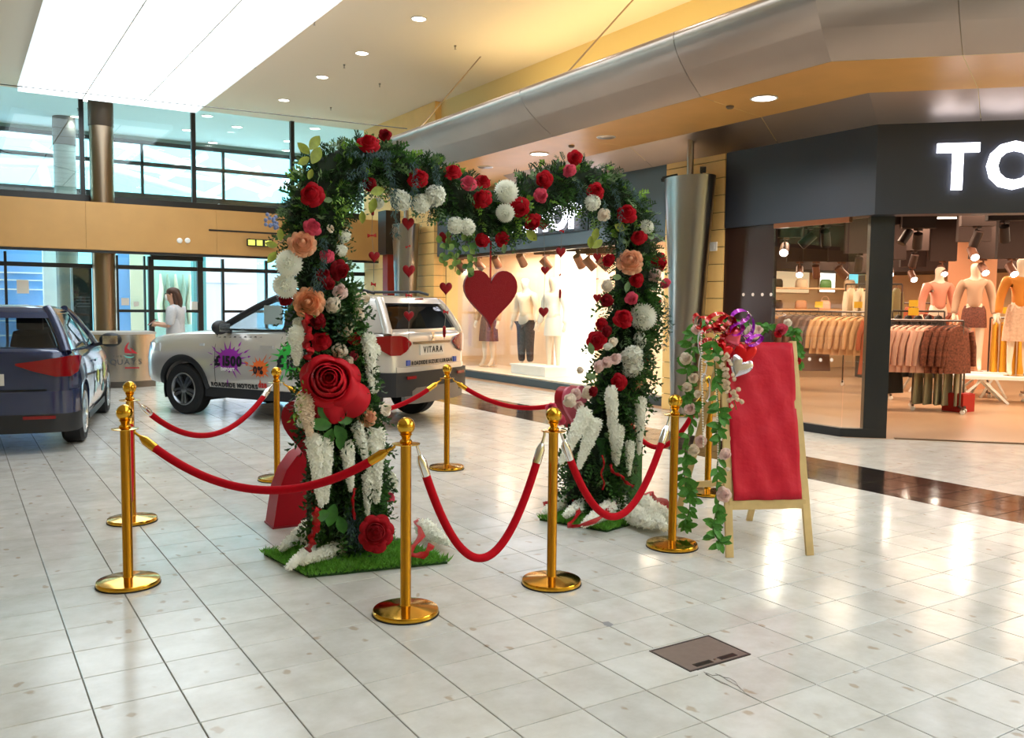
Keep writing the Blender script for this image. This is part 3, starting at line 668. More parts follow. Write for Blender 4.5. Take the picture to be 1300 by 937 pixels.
def desk_xz(px, py): p = ony(px, py, 16.2); return p.x - 2.48, p.z
ink = mat('dark print', '#3a4048', 0.5); redp = mat('emblem red', '#b3202f', 0.45)
x0, z0 = desk_xz(139, 463); 
for k, ch in enumerate('QUAYS'): decal(text_mesh(ch, 0.13, 0.002, ink), x0 + k * 0.112, z0, 'lettering')
x1, z1 = desk_xz(143, 453.5); 
for k, ch in enumerate('THE'): decal(text_mesh(ch, 0.05, 0.002, ink), x1 + k * 0.055, z1, 'lettering')
def poly_mesh(pts, m, name):
    me = bpy.data.meshes.new(name); me.from_pydata([(a, b, 0) for a, b in pts], [], [tuple(range(len(pts)))]); me.materials.append(m); return me
s = 0.0133
def em(pts, m, name):
    P = []
    for a, b in pts:
        x, z = desk_xz(125 + a / 10.41, 410 + b / 10.41); P.append((x, z))
    decal(poly_mesh(P, m, name), 0, 0, name, lift=0.006)
em([(400, 250), (375, 300), (368, 370), (430, 400), (340, 395), (333, 345), (350, 300), (375, 268)], redp, 'sail')
em([(368, 330), (400, 355), (440, 395), (372, 392)], redp, 'sail')
em([(408, 322), (440, 345), (515, 405), (440, 398), (425, 360)], redp, 'sail')
em([(330, 405), (360, 418), (460, 420), (440, 432), (370, 432)], ink, 'hull')
em([(318, 420), (360, 440), (420, 448), (470, 440), (420, 462), (360, 456)], mat('emblem teal', '#5fc6c0', 0.45), 'wave')
for k in range(8): em([(345 + k * 24, 582), (363 + k * 24, 580), (363 + k * 24, 600), (345 + k * 24, 602)], redp, 'red_mark')
# ================================================================== shop interior lighting
strip_m = mat('strip lamp', '#fff3e6', 0.5, emit=3)
def strip_light(p, L, ang, label, power, group='strip lights in the clothes shop'):
    t = thing('strip_light', label, 'light', p, ang, group)
    MB().box((-L / 2, -0.06, 0.0), (L / 2, 0.06, 0.05)).obj('housing', white_m, t)
    MB().box((-L / 2 + 0.02, -0.04, -0.02), (L / 2 - 0.02, 0.04, 0.0)).obj('diffuser', strip_m, t)
    for sx in (-1, 1): MB().cyl((sx * L * 0.42, 0, 0.05), (sx * L * 0.42, 0, 0.235), 0.008, n=6).obj('hanger', black_m, t)
    if power:
        ld = bpy.data.lights.new('strip', 'AREA'); ld.shape = 'RECTANGLE'; ld.size = L; ld.size_y = 0.5; ld.energy = power; ld.color = (1.0, 0.74, 0.52)
        lo = bpy.data.objects.new('lamp', ld); COL.objects.link(lo); lo.parent = t; lo.location = (0, 0, -0.05)
A45 = -PI / 4
for (x, y), pw in (((11.0, 8.2), SHOP_W), ((12.6, 6.2), SHOP_W), ((13.4, 9.4), SHOP_W), ((15.2, 7.0), SHOP_W), ((15.5, 10.8), SHOP_W), ((14.6, 4.2), SHOP_W), ((17.5, 9.0), SHOP_W), ((17.2, 5.6), SHOP_W), ((13.0, 12.4), SHOP_W), ((17.2, 12.8), SHOP_W)):
    strip_light((x, y, 3.02), 2.6, A45, 'white strip lamp hung below the dark shop ceiling', pw)
for y in (10.7, 12.9, 15.3):  # strip lamps added to brighten the display window
    strip_light((9.7, y, 2.56), 1.6, PI / 2, 'added strip lamp brightening the display window under its low ceiling', SHOP_W * 0.55, 'added strip lights in the display window')
# ================================================================== brass rope posts and velvet ropes
velvet_m = mat('red velvet', '#b3081a', 0.8, spec=0.12, noise=0.05, nscale=60)
PX = {'P1': (163, 742), 'P2': (168, 662), 'P3': (515, 779), 'P4': (700, 741), 'P5': (853, 694), 'P6': (567, 595), 'P7': (352, 609), 'P8': (898, 627)}
POST = {k: fl(*v) for k, v in PX.items()}
POST['P9'] = Vector((4.75, 5.95, 0))
LBL = {'P1': 'brass rope post on its own at the corner by the dark hatchback', 'P2': 'brass rope post behind the corner post, roped to the one by the red heart plinth',
       'P3': 'brass rope post in front of the left flower leg and its grass mat', 'P4': 'brass rope post opposite the right flower leg, between two deep rope swags',
       'P5': 'brass rope post right beside the wooden easel', 'P6': 'brass rope post standing behind the car side of the arch opening', 'P7': 'brass rope post behind the red heart plinth',
       'P8': 'brass rope post half hidden behind the easel legs', 'P9': 'brass rope post hidden behind the right flower leg'}
base_me = MB().lathe([(0.148, 0.0), (0.156, 0.004), (0.158, 0.02), (0.154, 0.027), (0.11, 0.034), (0.045, 0.04), (0.03, 0.043)], n=40).mesh('base', gold_m, 40)
rub_me = MB().lathe([(0.15, -0.0), (0.16, 0.001), (0.16, 0.006), (0.15, 0.007)], n=40).mesh('rubber_rim', mat('rubber', '#15130f', 0.7), 40)
pole_me = MB().lathe([(0.03, 0.04), (0.0255, 0.05), (0.0255, 0.815)], n=20).mesh('pole', mat('satin brass', '#c8922f', 0.26, 1.0), 40)
ring_me = MB().lathe([(0.027, 0.812), (0.066, 0.816), (0.067, 0.82), (0.03, 0.825)], n=28).mesh('rope_ring', gold_m, 40)
fin_me = MB().lathe([(0.026, 0.822), (0.03, 0.832), (0.02, 0.842), (0.024, 0.855), (0.032, 0.864), (0.02, 0.868)] + [(0.043 * math.sin(a), 0.902 - 0.043 * math.cos(a)) for a in (PI * i / 12 for i in range(2, 13))], n=24).mesh('ball_finial', gold_m, 40)
for k, p in POST.items():
    t = thing('rope_post', LBL[k], 'post', (p.x, p.y, 0), random.random() * 6, 'brass rope posts')
    for nm, me in (('base', base_me), ('rubber_rim', rub_me), ('pole', pole_me), ('rope_ring', ring_me), ('ball_finial', fin_me)): link(nm, me, t)
def rope(a, b, px, label, sag=None, silver=(False, False)):
    A, B = POST[a].copy(), POST[b].copy(); d = (B - A).normalized()
    A = A + d * 0.058; B = B - d * 0.058; A.z = B.z = 0.805
    if sag is None:
        n = Vector((-d.y, d.x, 0)); q = onp(px[0], px[1], A, n); t = (q - A).dot(d) / (B - A).dot(d); sag = (0.805 - q.z) / (4 * t * (1 - t))
    root = thing('velvet_rope', label, 'rope', (A + B) / 2 - Vector((0, 0, 0.805)), 0, 'red velvet ropes')
    o = root.location
    f = lambda t: A.lerp(B, t) - Vector((0, 0, 4 * sag * t * (1 - t))) - Vector(o)
    L = (B - A).length + 2.6 * sag * sag / (B - A).length
    e = 0.115 / L
    MB().tube([f(e + (1 - 2 * e) * i / 32) for i in range(33)], 0.021, 12).obj('velvet_cord', velvet_m, root, 60)
    for k, (t0, t1, t2) in enumerate(((0, e * 0.35, e * 1.15), (1, 1 - e * 0.35, 1 - e * 1.15))):
        m = chrome_m if silver[k] else gold_m
        MB().tube([f(t0) + Vector((0, 0, 0.012)), f(t0) + Vector((0, 0, -0.004)), f(t1)], [0.005, 0.007, 0.008], 8).obj('hook', m, root, 60)
        MB().tube([f(t1), f(t1 + (t2 - t1) * 0.3), f(t2)], [0.012, 0.0235, 0.023], 12).obj('end_cap', m, root, 60)
rope('P1', 'P3', (320, 621), 'red velvet rope hanging across the front of the left flower leg')
rope('P3', 'P4', (615, 708), 'red velvet rope in a deep swag across the arch opening', silver=(True, True))
rope('P4', 'P5', (780, 656), 'red velvet rope in a deep swag before the right flower leg', silver=(True, True))
rope('P2', 'P7', (255, 553), 'red velvet rope swagged in front of the silver car front wheel', silver=(True, True))
rope('P1', 'P2', None, 'red velvet rope running back from the corner post', 0.5)
rope('P7', 'P6', (500, 517), 'red velvet rope passing under the silver car tailgate')
rope('P6', 'P9', (668, 518), 'red velvet rope before the display window behind the arch')
rope('P9', 'P8', (848, 564), 'red velvet rope behind the right flower leg near the easel')
# ================================================================== flower arch
AL, AR = Vector((1.95, 4.85, 0)), Vector((3.95, 4.98, 0))
AD = (AR - AL).normalized(); AN = Vector((AD.y, -AD.x, 0))      # AN points to the visitors' side
ARO = (AL + AR) / 2
arch = thing('flower_arch', 'heart shaped arch covered in roses, white blooms and dark green foliage', 'flower arch', ARO)
def ap(px, py, off=0.0): return onp(px, py, AL + AN * off, AN)
def cubic(P, n):                                                # Catmull-Rom resample of (Vector, radius)
    out = []
    for i in range(len(P) - 1):
        p0, p1, p2, p3 = P[max(i - 1, 0)], P[i], P[i + 1], P[min(i + 2, len(P) - 1)]
        for k in range(n):
            t = k / n
            def c(a, b, c_, d): return 0.5 * ((2 * b) + (c_ - a) * t + (2 * a - 5 * b + 4 * c_ - d) * t * t + (3 * b - a - 3 * c_ + d) * t ** 3)
            out.append(tuple(c(a, b, c_, d) for a, b, c_, d in zip(p0, p1, p2, p3)))
    out.append(P[-1]); return out
cl = [(437, 700, 52), (438, 640, 52), (440, 590, 50), (434, 545, 50), (428, 500, 48), (420, 450, 44), (415, 400, 42), (403, 350, 46), (396, 300, 48), (400, 258, 48), (424, 222, 44), (470, 207, 38), (515, 222, 38), (560, 240, 40), (598, 262, 40), (625, 284, 30),
      (650, 268, 36), (685, 246, 40), (724, 232, 40), (762, 246, 40), (790, 272, 40), (803, 310, 38), (803, 355, 38), (799, 400, 38), (788, 450, 40), (778, 500, 40), (764, 550, 46), (752, 600, 52), (748, 650, 56)]
path = []
for x, y, h in cl:
    p = ap(x, y); dep = (p - EYEP).dot(FWD); path.append((p.x, p.y, max(p.z, 0.0), h * dep / FPX * 0.98))
PATH = [(Vector(p[:3]), p[3]) for p in cubic(path, 5)]
core_m = mat('dark moss core', '#16240f', 0.95, noise=0.3, nscale=20)  # dark green core that blocks the view through the foliage
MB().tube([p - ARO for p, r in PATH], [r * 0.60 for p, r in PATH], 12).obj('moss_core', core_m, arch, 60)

def leafquad(b, o, d, up, L, w, bend=0.15):
    d = d.normalized(); s = d.cross(up)
    if s.length < 1e-3: s = d.cross(Vector((1, 0, 0)))
    s = s.normalized(); n = s.cross(d)
    k = len(b.v)
    b.v += [tuple(o), tuple(o + d * L * .45 + s * w * .5 + n * L * bend * .3), tuple(o + d * L * .5 - n * L * .03), tuple(o + d * L * .45 - s * w * .5 + n * L * bend * .3), tuple(o + d * L - n * L * bend)]
    b.f += [(k, k + 2, k + 1), (k, k + 3, k + 2), (k + 1, k + 2, k + 4), (k + 2, k + 3, k + 4)]
def rv(): 
    while True:
        v = Vector((random.uniform(-1, 1), random.uniform(-1, 1), random.uniform(-1, 1)))
        if 0.05 < v.length < 1: return v.normalized()
def sprig(b, o, d, L, nl, ll, lw, droop=0.3, spread=0.9):
    d = d.normalized(); s = d.cross(rv()).normalized(); up = s.cross(d)
    for i in range(nl):
        t = (i + 1) / nl; p = o + d * L * t + Vector((0, 0, -droop * L * t * t))
        sd = s * (1 if i % 2 else -1)
        dd = (d * (1.1 - 0.3 * t) + sd * spread + up * random.uniform(-.3, .5)).normalized()
        leafquad(b, p, dd, up, ll * (1.15 - 0.5 * t) * random.uniform(.8, 1.2), lw)
def around(i, a):
    p, r = PATH[i]; q = PATH[min(i + 1, len(PATH) - 1)][0] - PATH[max(i - 1, 0)][0]; q.normalize()
    x = q.cross(AN).normalized(); return p, r, (x * math.cos(a) + AN * math.sin(a)), q
def foliage(name, m, count, fn, i0=0, i1=None):
    b = MB()
    for k in range(count):
        i = random.randrange(i0, min(i1 or len(PATH), len(PATH))); a = random.uniform(0, 2 * PI)
        if random.random() < 0.45: a = random.uniform(0.15, PI - 0.15)
        p, r, n, q = around(i, a); fn(b, p - ARO, r, n, q)
    o = b.obj(name, m, arch); o['kind'] = 'stuff'; return o
def leaf_mat(name, c, rough=0.5):
    return translucent(mat(name, c, rough, noise=0.35, nscale=14), .25)
dgreen = leaf_mat('dark fern leaf', '#28451f'); mgreen = leaf_mat('mid green leaf', '#3f6a2a'); lime = leaf_mat('lime leaf', '#7fa83f'); blueg = leaf_mat('blue grey trailing moss', '#4f6868', 0.8); sage = leaf_mat('sage leaf', '#6f8a5c'); ygr = leaf_mat('yellow green leaf', '#8f9a3a')
foliage('fern_foliage', dgreen, 950, lambda b, p, r, n, q: sprig(b, p + n * r * .45, n + rv() * .8, random.uniform(.07, .15), 14, .038, .011))
foliage('leaf_foliage', mgreen, 700, lambda b, p, r, n, q: sprig(b, p + n * r * .5, n + rv() * .9, random.uniform(.06, .13), 9, .042, .018))
foliage('fern_foliage', dgreen, 560, lambda b, p, r, n, q: sprig(b, p + n * r * .5, n + Vector((0, 0, .5)) + rv() * .5, random.uniform(.08, .16), 14, .036, .010), 40, 112)
foliage('lime_sprigs', lime, 110, lambda b, p, r, n, q: sprig(b, p + n * r * .7, n + rv() * .7, random.uniform(.05, .10), 8, .034, .018), 40, 108)
foliage('sage_sprigs', sage, 190, lambda b, p, r, n, q: sprig(b, p + n * r * .7, n + rv() * .8, random.uniform(.06, .12), 8, .045, .02))

for i0_, i1_ in ((2, 34), (112, 140)):
    foliage('leg_foliage', dgreen, 340, lambda b, p, r, n, q: sprig(b, p + n * r * .5, n + Vector((0, 0, -.4)) + rv() * .5, random.uniform(.10, .2), 14, .055, .018, .5), i0_, i1_)
    foliage('leg_leaves', mgreen, 240, lambda b, p, r, n, q: sprig(b, p + n * r * .6, n + rv() * .7, random.uniform(.08, .16), 10, .055, .022, .5), i0_, i1_)
# trailing blue grey moss strands
def strand(px0, py0, px1, py1, m, name, w=.02, n=70, ll=.03, lw=.006, off=0.17, parent=None):
    A, B = ap(px0, py0, off), ap(px1, py1, off); b = MB()
    for k in range(n):
        t = random.random(); p = A.lerp(B, t) + AN * (0.05 * math.sin(t * PI)) + rv() * w
        leafquad(b, p - ARO, Vector((0, 0, -1)) + rv() * .9, rv(), ll, lw)
    o = b.obj(name, m, arch); o['kind'] = 'stuff'; return o
for a in ((488, 192, 502, 300), (462, 205, 452, 262), (470, 200, 440, 225), (524, 205, 520, 262), (550, 205, 549, 262), (410, 300, 402, 380), (398, 340, 395, 372), (444, 628, 440, 700), (450, 640, 452, 720), (438, 640, 446, 715), (730, 225, 734, 262), (778, 232, 786, 330), (788, 225, 812, 262), (842, 375, 843, 440), (760, 250, 768, 280), (445, 195, 500, 195)):
    L = math.hypot(a[2] - a[0], a[3] - a[1]); strand(*a, blueg, 'trailing_moss', .018, int(2.4 * L))
for a in ((423, 232, 428, 300), (380, 470, 376, 540), ): strand(*a, lime, 'trailing_sprig', .035, 45, .028, .012)

# ---- blooms (unit diameter, facing +Z)
def petal(b, phi, dphi, R, H, curl, r0=.35, nu=4, nv=3, jit=.0):
    k = len(b.v); jz = random.uniform(-jit, jit); ju = random.uniform(0, 6)
    for j in range(nv + 1):
        v = j / nv; r = R * (r0 + (1 - r0) * v ** 1.5)
        for i in range(nu + 1):
            u = -1 + 2 * i / nu; ww = math.sin(PI * (.22 + .58 * v)) ** .6
            a = phi + u * dphi * ww
            z = H * (v ** .65) - curl * v ** 3 - (.22 * R) * u * u * v + jz + .03 * R * math.sin(5 * u + ju) * v
            rr = r * (1 - .10 * u * u * v)
            b.v.append((rr * math.cos(a), rr * math.sin(a), z))
    for j in range(nv):
        for i in range(nu):
            q = k + j * (nu + 1) + i; b.f.append((q, q + 1, q + nu + 2, q + nu + 1))
def rose_mb(layers, jit=.0):
    b = MB().ball((0, 0, layers[0][2] * .8), layers[0][1] * 1.2 + .02, 8, 6, (1, 1, 1.4)).ball((0, 0, .02), .34, 12, 6, (1, 1, .62))
    for (n, R, H, curl, ph, dp, r0) in layers:
        for i in range(n): petal(b, ph + 2 * PI * i / n + random.uniform(-.15, .15), dp, R * random.uniform(.92, 1.08), H * random.uniform(.93, 1.05), curl, r0, jit=jit)
    return b
ROSE = [(2, .03, .41, 0, 0, 1.9, 2.2), (3, .06, .405, .0, .4, 1.4, 2.0), (3, .10, .39, .0, 1.3, 1.35, 1.7), (3, .15, .36, .0, .3, 1.3, 1.4), (4, .21, .32, .01, .9, 1.05, 1.15), (5, .30, .25, .04, .2, .9, .85), (5, .40, .17, .08, .8, .85, .62), (6, .50, .07, .11, .3, .72, .48)]
PEONY = [(4, .06, .37, .0, 0, 1.0, 1.3), (5, .11, .365, .0, .3, .8, 1.15), (6, .17, .35, .0, .1, .7, 1.05), (7, .23, .32, .01, .4, .6, .95), (8, .29, .28, .02, .2, .52, .9), (9, .36, .23, .03, .6, .46, .82), (10, .43, .16, .05, .1, .42, .72), (10, .5, .08, .08, .5, .42, .6)]
def chrys_mb():
    b = MB()
    for i in range(120):
        t = (i + .5) / 120; th = math.acos(1 - t * 1.25); ph = i * 2.39996
        d = Vector((math.sin(th) * math.cos(ph), math.sin(th) * math.sin(ph), math.cos(th)))
        o = d * .22 + Vector((0, 0, .02)); up = Vector((0, 0, 1))
        leafquad(b, o, d + Vector((0, 0, .15)), up, .28, .13, -.18)
    b.ball((0, 0, .03), .2, 10, 6)
    return b
def floret(b, o, n, s):
    x = n.cross(rv()).normalized(); y = n.cross(x)
    for k in range(4):
        a = PI / 2 * k + .3; d = x * math.cos(a) + y * math.sin(a)
        leafquad(b, o, d + n * .35, n, s, s * .75, -.1)
def hydra_mb():
    b = MB().ball((0, 0, 0), .25, 10, 6, (1, 1, .7))
    for i in range(80):
        t = (i + .5) / 80; th = math.acos(1 - t * 1.3); ph = i * 2.39996
        d = Vector((math.sin(th) * math.cos(ph), math.sin(th) * math.sin(ph), math.cos(th) * .75)); floret(b, d * random.uniform(.27, .42), d.normalized(), .17)
    return b
def spike_mb():                                                 # unit length, hanging down -Z, radius profile .16
    b = MB()
    prof = lambda t: .155 * (1 - .75 * t ** 1.6) * min(1, .55 + t * 6)
    for i in range(230):
        t = i / 230; a = i * 2.39996; r = prof(t) * random.uniform(.6, 1.0); d = Vector((math.cos(a), math.sin(a), -.25)).normalized()
        floret(b, Vector((math.cos(a) * r * .8, math.sin(a) * r * .8, -t * .97)), (d + rv() * .35).normalized(), .062 * (1 - .4 * t))
    b.tube([(0, 0, 0), (0, 0, -.5), (0, 0, -1)], [.05, .04, .015], 6)
    return b
random.seed(11)
BM = {'rose': rose_mb(ROSE), 'peony': rose_mb(PEONY, .03), 'chrys': chrys_mb(), 'hydra': hydra_mb(), 'spike': spike_mb()}
BC = {}
petal_red = mat('red petal', '#b80a1e', 0.6, spec=.2, noise=.12, nscale=6); petal_dark = mat('dark red petal', '#8a0616', 0.65, spec=.2, noise=.15, nscale=6); petal_pink = mat('pink petal', '#dc4f68', 0.6, spec=.25, noise=.12, nscale=6)
petal_peach = mat('peach petal', '#f0b48e', 0.6, noise=.12, nscale=5); petal_cream = mat('cream petal', '#faecd9', 0.6, noise=.08, nscale=5); petal_white = mat('white petal', '#fbfbf1', 0.6, noise=.05, nscale=5); petal_blush = mat('blush petal', '#f3d3cb', 0.6, noise=.1, nscale=5); petal_orange = mat('orange petal', '#f4b083', 0.6, noise=.2, nscale=4)
for m_ in (petal_red, petal_dark, petal_pink, petal_peach, petal_cream, petal_white, petal_blush, petal_orange): translucent(m_, .38)
NAMES = {'rose': 'rose', 'peony': 'peony', 'chrys': 'chrysanthemum', 'hydra': 'hydrangea', 'spike': 'white_flower_spike'}
def bloom_mesh(kind, m):
    if (kind, m.name) not in BC: BC[(kind, m.name)] = BM[kind].mesh(NAMES[kind], m, 60)
    return BC[(kind, m.name)]
def bloom(kind, m, P, facing, diam, parent=None, sc=(1, 1, 1), root=None):
    o = link(NAMES[kind], bloom_mesh(kind, m), parent or arch)
    R = Vector(facing).normalized().to_track_quat('Z', 'Y').to_matrix().to_4x4()
    o.matrix_local = Matrix.Translation(Vector(P) - (root if root is not None else ARO)) @ R @ Matrix.Rotation(random.uniform(0, 6), 4, 'Z') @ Matrix.Diagonal((diam * sc[0], diam * sc[1], diam * sc[2], 1))
    return o
def nearest(P):
    return min(PATH, key=lambda t: (t[0] - P).length)
def B(kind, m, px, py, dpx, sc=(1, 1, 1), off=None, tilt=.35):
    P0 = ap(px, py); c, r = nearest(P0); lat = P0 - c; dl = min(lat.length / max(r, .05), 1.15)
    o = (r * .9 * math.sqrt(max(0, 1 - (dl / 1.2) ** 2)) + .02) if off is None else off
    P = ap(px, py, o); dep = (P - EYEP).dot(FWD)
    f = (EYEP - P).normalized() * 1.0 + lat.normalized() * dl * .5 + rv() * tilt + Vector((0, 0, .1))
    return bloom(kind, m, P, f, dpx * dep / FPX * 1.12, sc=sc)
R_, D_, K_, C_, W_, BL, PE = petal_red, petal_dark, petal_pink, petal_cream, petal_white, petal_blush, petal_peach
for x, y, d in ((468, 182, 27), (396, 247, 30), (531, 226, 25), (575, 218, 22), (613, 230, 20), (612, 252, 25), (660, 263, 25), (676, 282, 22), (691, 228, 22), (730, 200, 19), (756, 243, 22), (796, 271, 24), (811, 301, 19), (836, 334, 25), (808, 355, 18), (832, 386, 16), (791, 404, 24), (757, 432, 24), (785, 485, 21), (408, 433, 24), (450, 429, 18), (772, 330, 16), (763, 411, 16), (818, 458, 13), (612, 306, 18), (638, 304, 18), (373, 328, 12)): B('rose', R_, x, y, d)
for x, y, d in ((432, 343, 25), (411, 349, 18), (362, 380, 16), (469, 234, 17), (418, 361, 15), (770, 381, 16), (752, 497, 13), (489, 171, 16), (403, 408, 20), (770, 420, 14)): B('rose', D_, x, y, d)
for x, y, d in ((397, 288, 22), (415, 325, 18), (595, 232, 21), (687, 248, 18), (723, 216, 17), (802, 379, 16), (845, 360, 14), (450, 451, 14), (495, 631, 14), (700, 518, 14), (711, 533, 14)): B('rose', K_, x, y, d)
for x, y, d in ((422, 387, 20), (452, 378, 16), (464, 378, 15), (453, 397, 21), (439, 418, 20), (431, 445, 19), (442, 459, 13), (767, 273, 16), (778, 434, 12), (746, 498, 17), (723, 508, 18), (736, 470, 9), (770, 363, 15), (489, 519, 19), (755, 300, 9), (420, 290, 10)): B('rose', C_, x, y, d)
for x, y, d in ((432, 370, 19), (830, 351, 21), (781, 455, 15), (770, 460, 14), (760, 465, 15), (731, 500, 14), (735, 515, 12), (372, 432, 13)): B('rose', BL, x, y, d)
for x, y, d in ((384, 311, 34), (465, 530, 24), (800, 332, 32), (808, 488, 18)): B('peony', PE, x, y, d)
B('peony', petal_orange, 392, 385, 38)
for x, y, d in ((816, 402, 34), (643, 244, 30), (642, 270, 24), (367, 335, 34), (363, 362, 32), (820, 289, 19), (376, 428, 22)): B('chrys', W_, x, y, d)
for x, y, d in ((535, 258, 22), (552, 249, 26), (508, 254, 26), (578, 286, 22), (594, 288, 22), (480, 258, 16), (812, 432, 18), (802, 452, 24), (803, 466, 20), (752, 257, 18), (437, 300, 16), (433, 318, 16), (772, 440, 10), (474, 445, 18), (470, 470, 20), (472, 490, 18), (378, 450, 16), (496, 612, 18), (380, 410, 16), (384, 515, 18), (386, 535, 16)): B('hydra', W_, x, y, d * 1.15, (random.uniform(.8, 1.3), random.uniform(.75, 1.1), 1))
# hanging white spikes: top pixel, bottom pixel, width factor
for x0, y0, x1, y1, wf_ in ((398, 552, 408, 645, 1.0), (414, 556, 414, 640, .9), (477, 545, 478, 640, 1.2), (452, 538, 470, 600, .8), (440, 560, 446, 625, .9), (386, 500, 394, 556, 1.1), (468, 600, 466, 655, .8), (776, 492, 780, 588, 1.0), (786, 540, 783, 592, .9), (745, 520, 711, 590, 1.2), (756, 532, 734, 596, 1.2), (814, 505, 811, 578, .9), (800, 560, 798, 605, .8), (468, 425, 472, 500, .9), (378, 415, 376, 465, .9)):
    off = nearest(ap(x0, y0))[1] * .85 + .03
    A, Bt = ap(x0, y0, off), ap(x1, y1, off + .02); L = (A - Bt).length
    o = link('white_flower_spike', bloom_mesh('spike', W_ if wf_ != 1.1 else C_), arch)
    w_ = wf_ * .38 / L * .95
    o.matrix_local = Matrix.Translation(A - ARO) @ (A - Bt).normalized().to_track_quat('Z', 'Y').to_matrix().to_4x4() @ Matrix.Rotation(random.uniform(0, 6), 4, 'Z') @ Matrix.Diagonal((L * w_ * 1.0, L * w_ * 1.0, L, 1))
# giant foam rose with separate petals
def giant_rose(px, py, dpx, m, layers, off, extra=()):
    P = ap(px, py, off); dep = (P - EYEP).dot(FWD); D = dpx * dep / FPX
    R = ((EYEP - P).normalized() + Vector((0, 0, .12))).to_track_quat('Z', 'Y').to_matrix().to_4x4()
    root = link('giant_rose', MB().ball((0, 0, .24), .10, 12, 8, (1, 1, 1.5)).ball((0, 0, .02), .30, 16, 8, (1, 1, .75)).mesh('rose_heart', m, 60), arch); root.matrix_local = Matrix.Translation(P - ARO) @ R @ Matrix.Diagonal((D, D, D, 1))
    for (n, Rr, H, curl, ph, dp, r0) in layers:
        for i in range(n):
            b = MB(); petal(b, ph + 2 * PI * i / n + random.uniform(-.12, .12), dp, Rr * random.uniform(.92, 1.08), H, curl, r0, nu=8, nv=6, jit=.02)
            b.obj('petal', m, root, 180)
    for a, Rr in extra:
        b = MB(); petal(b, a, .62, Rr, .08, .26, .4, nu=8, nv=6); b.obj('petal', m, root, 180)
    return root
GL = [(2, .03, .52, 0, 0, 1.9, 2.4), (3, .065, .515, .0, .4, 1.4, 2.0), (3, .11, .50, .0, 1.3, 1.35, 1.65), (3, .16, .47, .0, .2, 1.3, 1.4), (4, .22, .42, .02, .9, 1.1, 1.2), (4, .31, .33, .08, .3, 1.0, .85), (5, .41, .20, .14, .7, .85, .6)]
giant_rose(418, 485, 88, mat('foam rose red', '#b80a1e', 0.55, spec=.25, noise=.06, nscale=3), GL, .24, ((-1.45, .60), (-.6, .66), (-2.3, .56), (.4, .48), (2.6, .46), (1.5, .42)))
giant_rose(477, 677, 48, mat('fluffy rose red', '#960a18', 0.8, spec=.2, noise=.2, nscale=12), [(n_ + 2, R_2, h_2, c_2, p_2, d_2 * .8, q_2) for n_, R_2, h_2, c_2, p_2, d_2, q_2 in ROSE], .42)
# broad single leaves
big_leaf = leaf_mat('broad leaf', '#3f7a2c')
def broad(px, py, ang, Lpx, m=big_leaf, off=.24, wr=.55):
    P = ap(px, py, off); dep = (P - EYEP).dot(FWD); L = Lpx * dep / FPX
    b = MB(); n = 6
    for i in range(n + 1):
        t = i / n; w_ = wr * L * .5 * math.sin(PI * min(1, t * .96 + .04)) ** .8
        for s_ in (-1, 0, 1): b.v.append((t * L, s_ * w_, -.12 * L * t * t + (.08 * L * abs(s_))))
    for i in range(n):
        for s_ in range(2): k = i * 3 + s_; b.f.append((k, k + 3, k + 4, k + 1))
    me = b.mesh('leaf', m, 180); o = link('leaf', me, arch)
    up = (EYEP - P).normalized(); ux = (AD * math.cos(ang) + Vector((0, 0, 1)) * math.sin(ang)).normalized(); uy = up.cross(ux).normalized()
    mm = Matrix((ux, uy, ux.cross(uy))).transposed().to_4x4(); mm.translation = P - ARO; o.matrix_local = mm
for x, y, a, L in ((420, 540, PI * .95, 30), (422, 545, -PI * .65, 26), (425, 540, -PI * .3, 28), (428, 535, 0.1, 24), (418, 532, PI * .75, 22), (432, 550, -PI * .5, 22), (425, 530, PI * .4, 20), (425, 640, -PI * .6, 30), (418, 650, -PI * .9, 26), (430, 655, -PI * .4, 26)): broad(x, y, a, L)
for x, y, a, L in ((393, 195, PI * .8, 20), (393, 190, PI * .3, 24), (392, 200, -PI * .8, 18), (396, 208, PI * .35, 26), (396, 215, -PI * .6, 14), (352, 312, PI * .95, 16), (350, 320, -PI * .7, 18), (356, 306, PI * .5, 16), (470, 245, PI * .1, 22), (476, 252, -PI * .6, 20), (460, 268, -PI * .5, 16), (668, 292, -PI * .2, 22), (758, 290, -PI * .6, 18), (764, 305, -PI * .8, 18), (780, 285, -PI * .1, 20), (750, 300, -PI * .5, 16)): broad(x, y, a, L, ygr, .2)
for x, y, a, L in ((788, 352, PI, 14), (798, 358, -PI * .6, 14), (822, 300, 0, 14), (795, 308, PI * .9, 12), (752, 450, PI * .6, 16), (756, 480, PI * .9, 16), (410, 254, 0.1, 14), (640, 310, -PI * .5, 12), (804, 590, -PI * .4, 14)): broad(x, y, a, L, sage, .2)
# ivy trail under the dip
ivy = leaf_mat('ivy leaf', '#7c9a48')
for k in range(44):
    t = k / 44; x = (566, 574, 592, 600)[k % 4] + 4 * math.sin(k * 1.3) + random.uniform(-7, 7); y = 292 + random.uniform(0, 1) * (52 if k % 4 in (1, 3) else 34)
    broad(x, y, random.uniform(-2.9, -.2), random.uniform(7, 12), ivy if k % 3 else mgreen, random.uniform(.06, .16), .75)
for x0, y0, x1, y1 in ((568, 288, 563, 322), (576, 288, 578, 345), (594, 290, 590, 325), (600, 292, 604, 342)):
    MB().tube([ap(x0, y0, .1) - ARO, ap((x0 + x1) / 2 + 3, (y0 + y1) / 2, .12) - ARO, ap(x1, y1, .1) - ARO], .0025, 5).obj('ivy_stem', mgreen, arch)
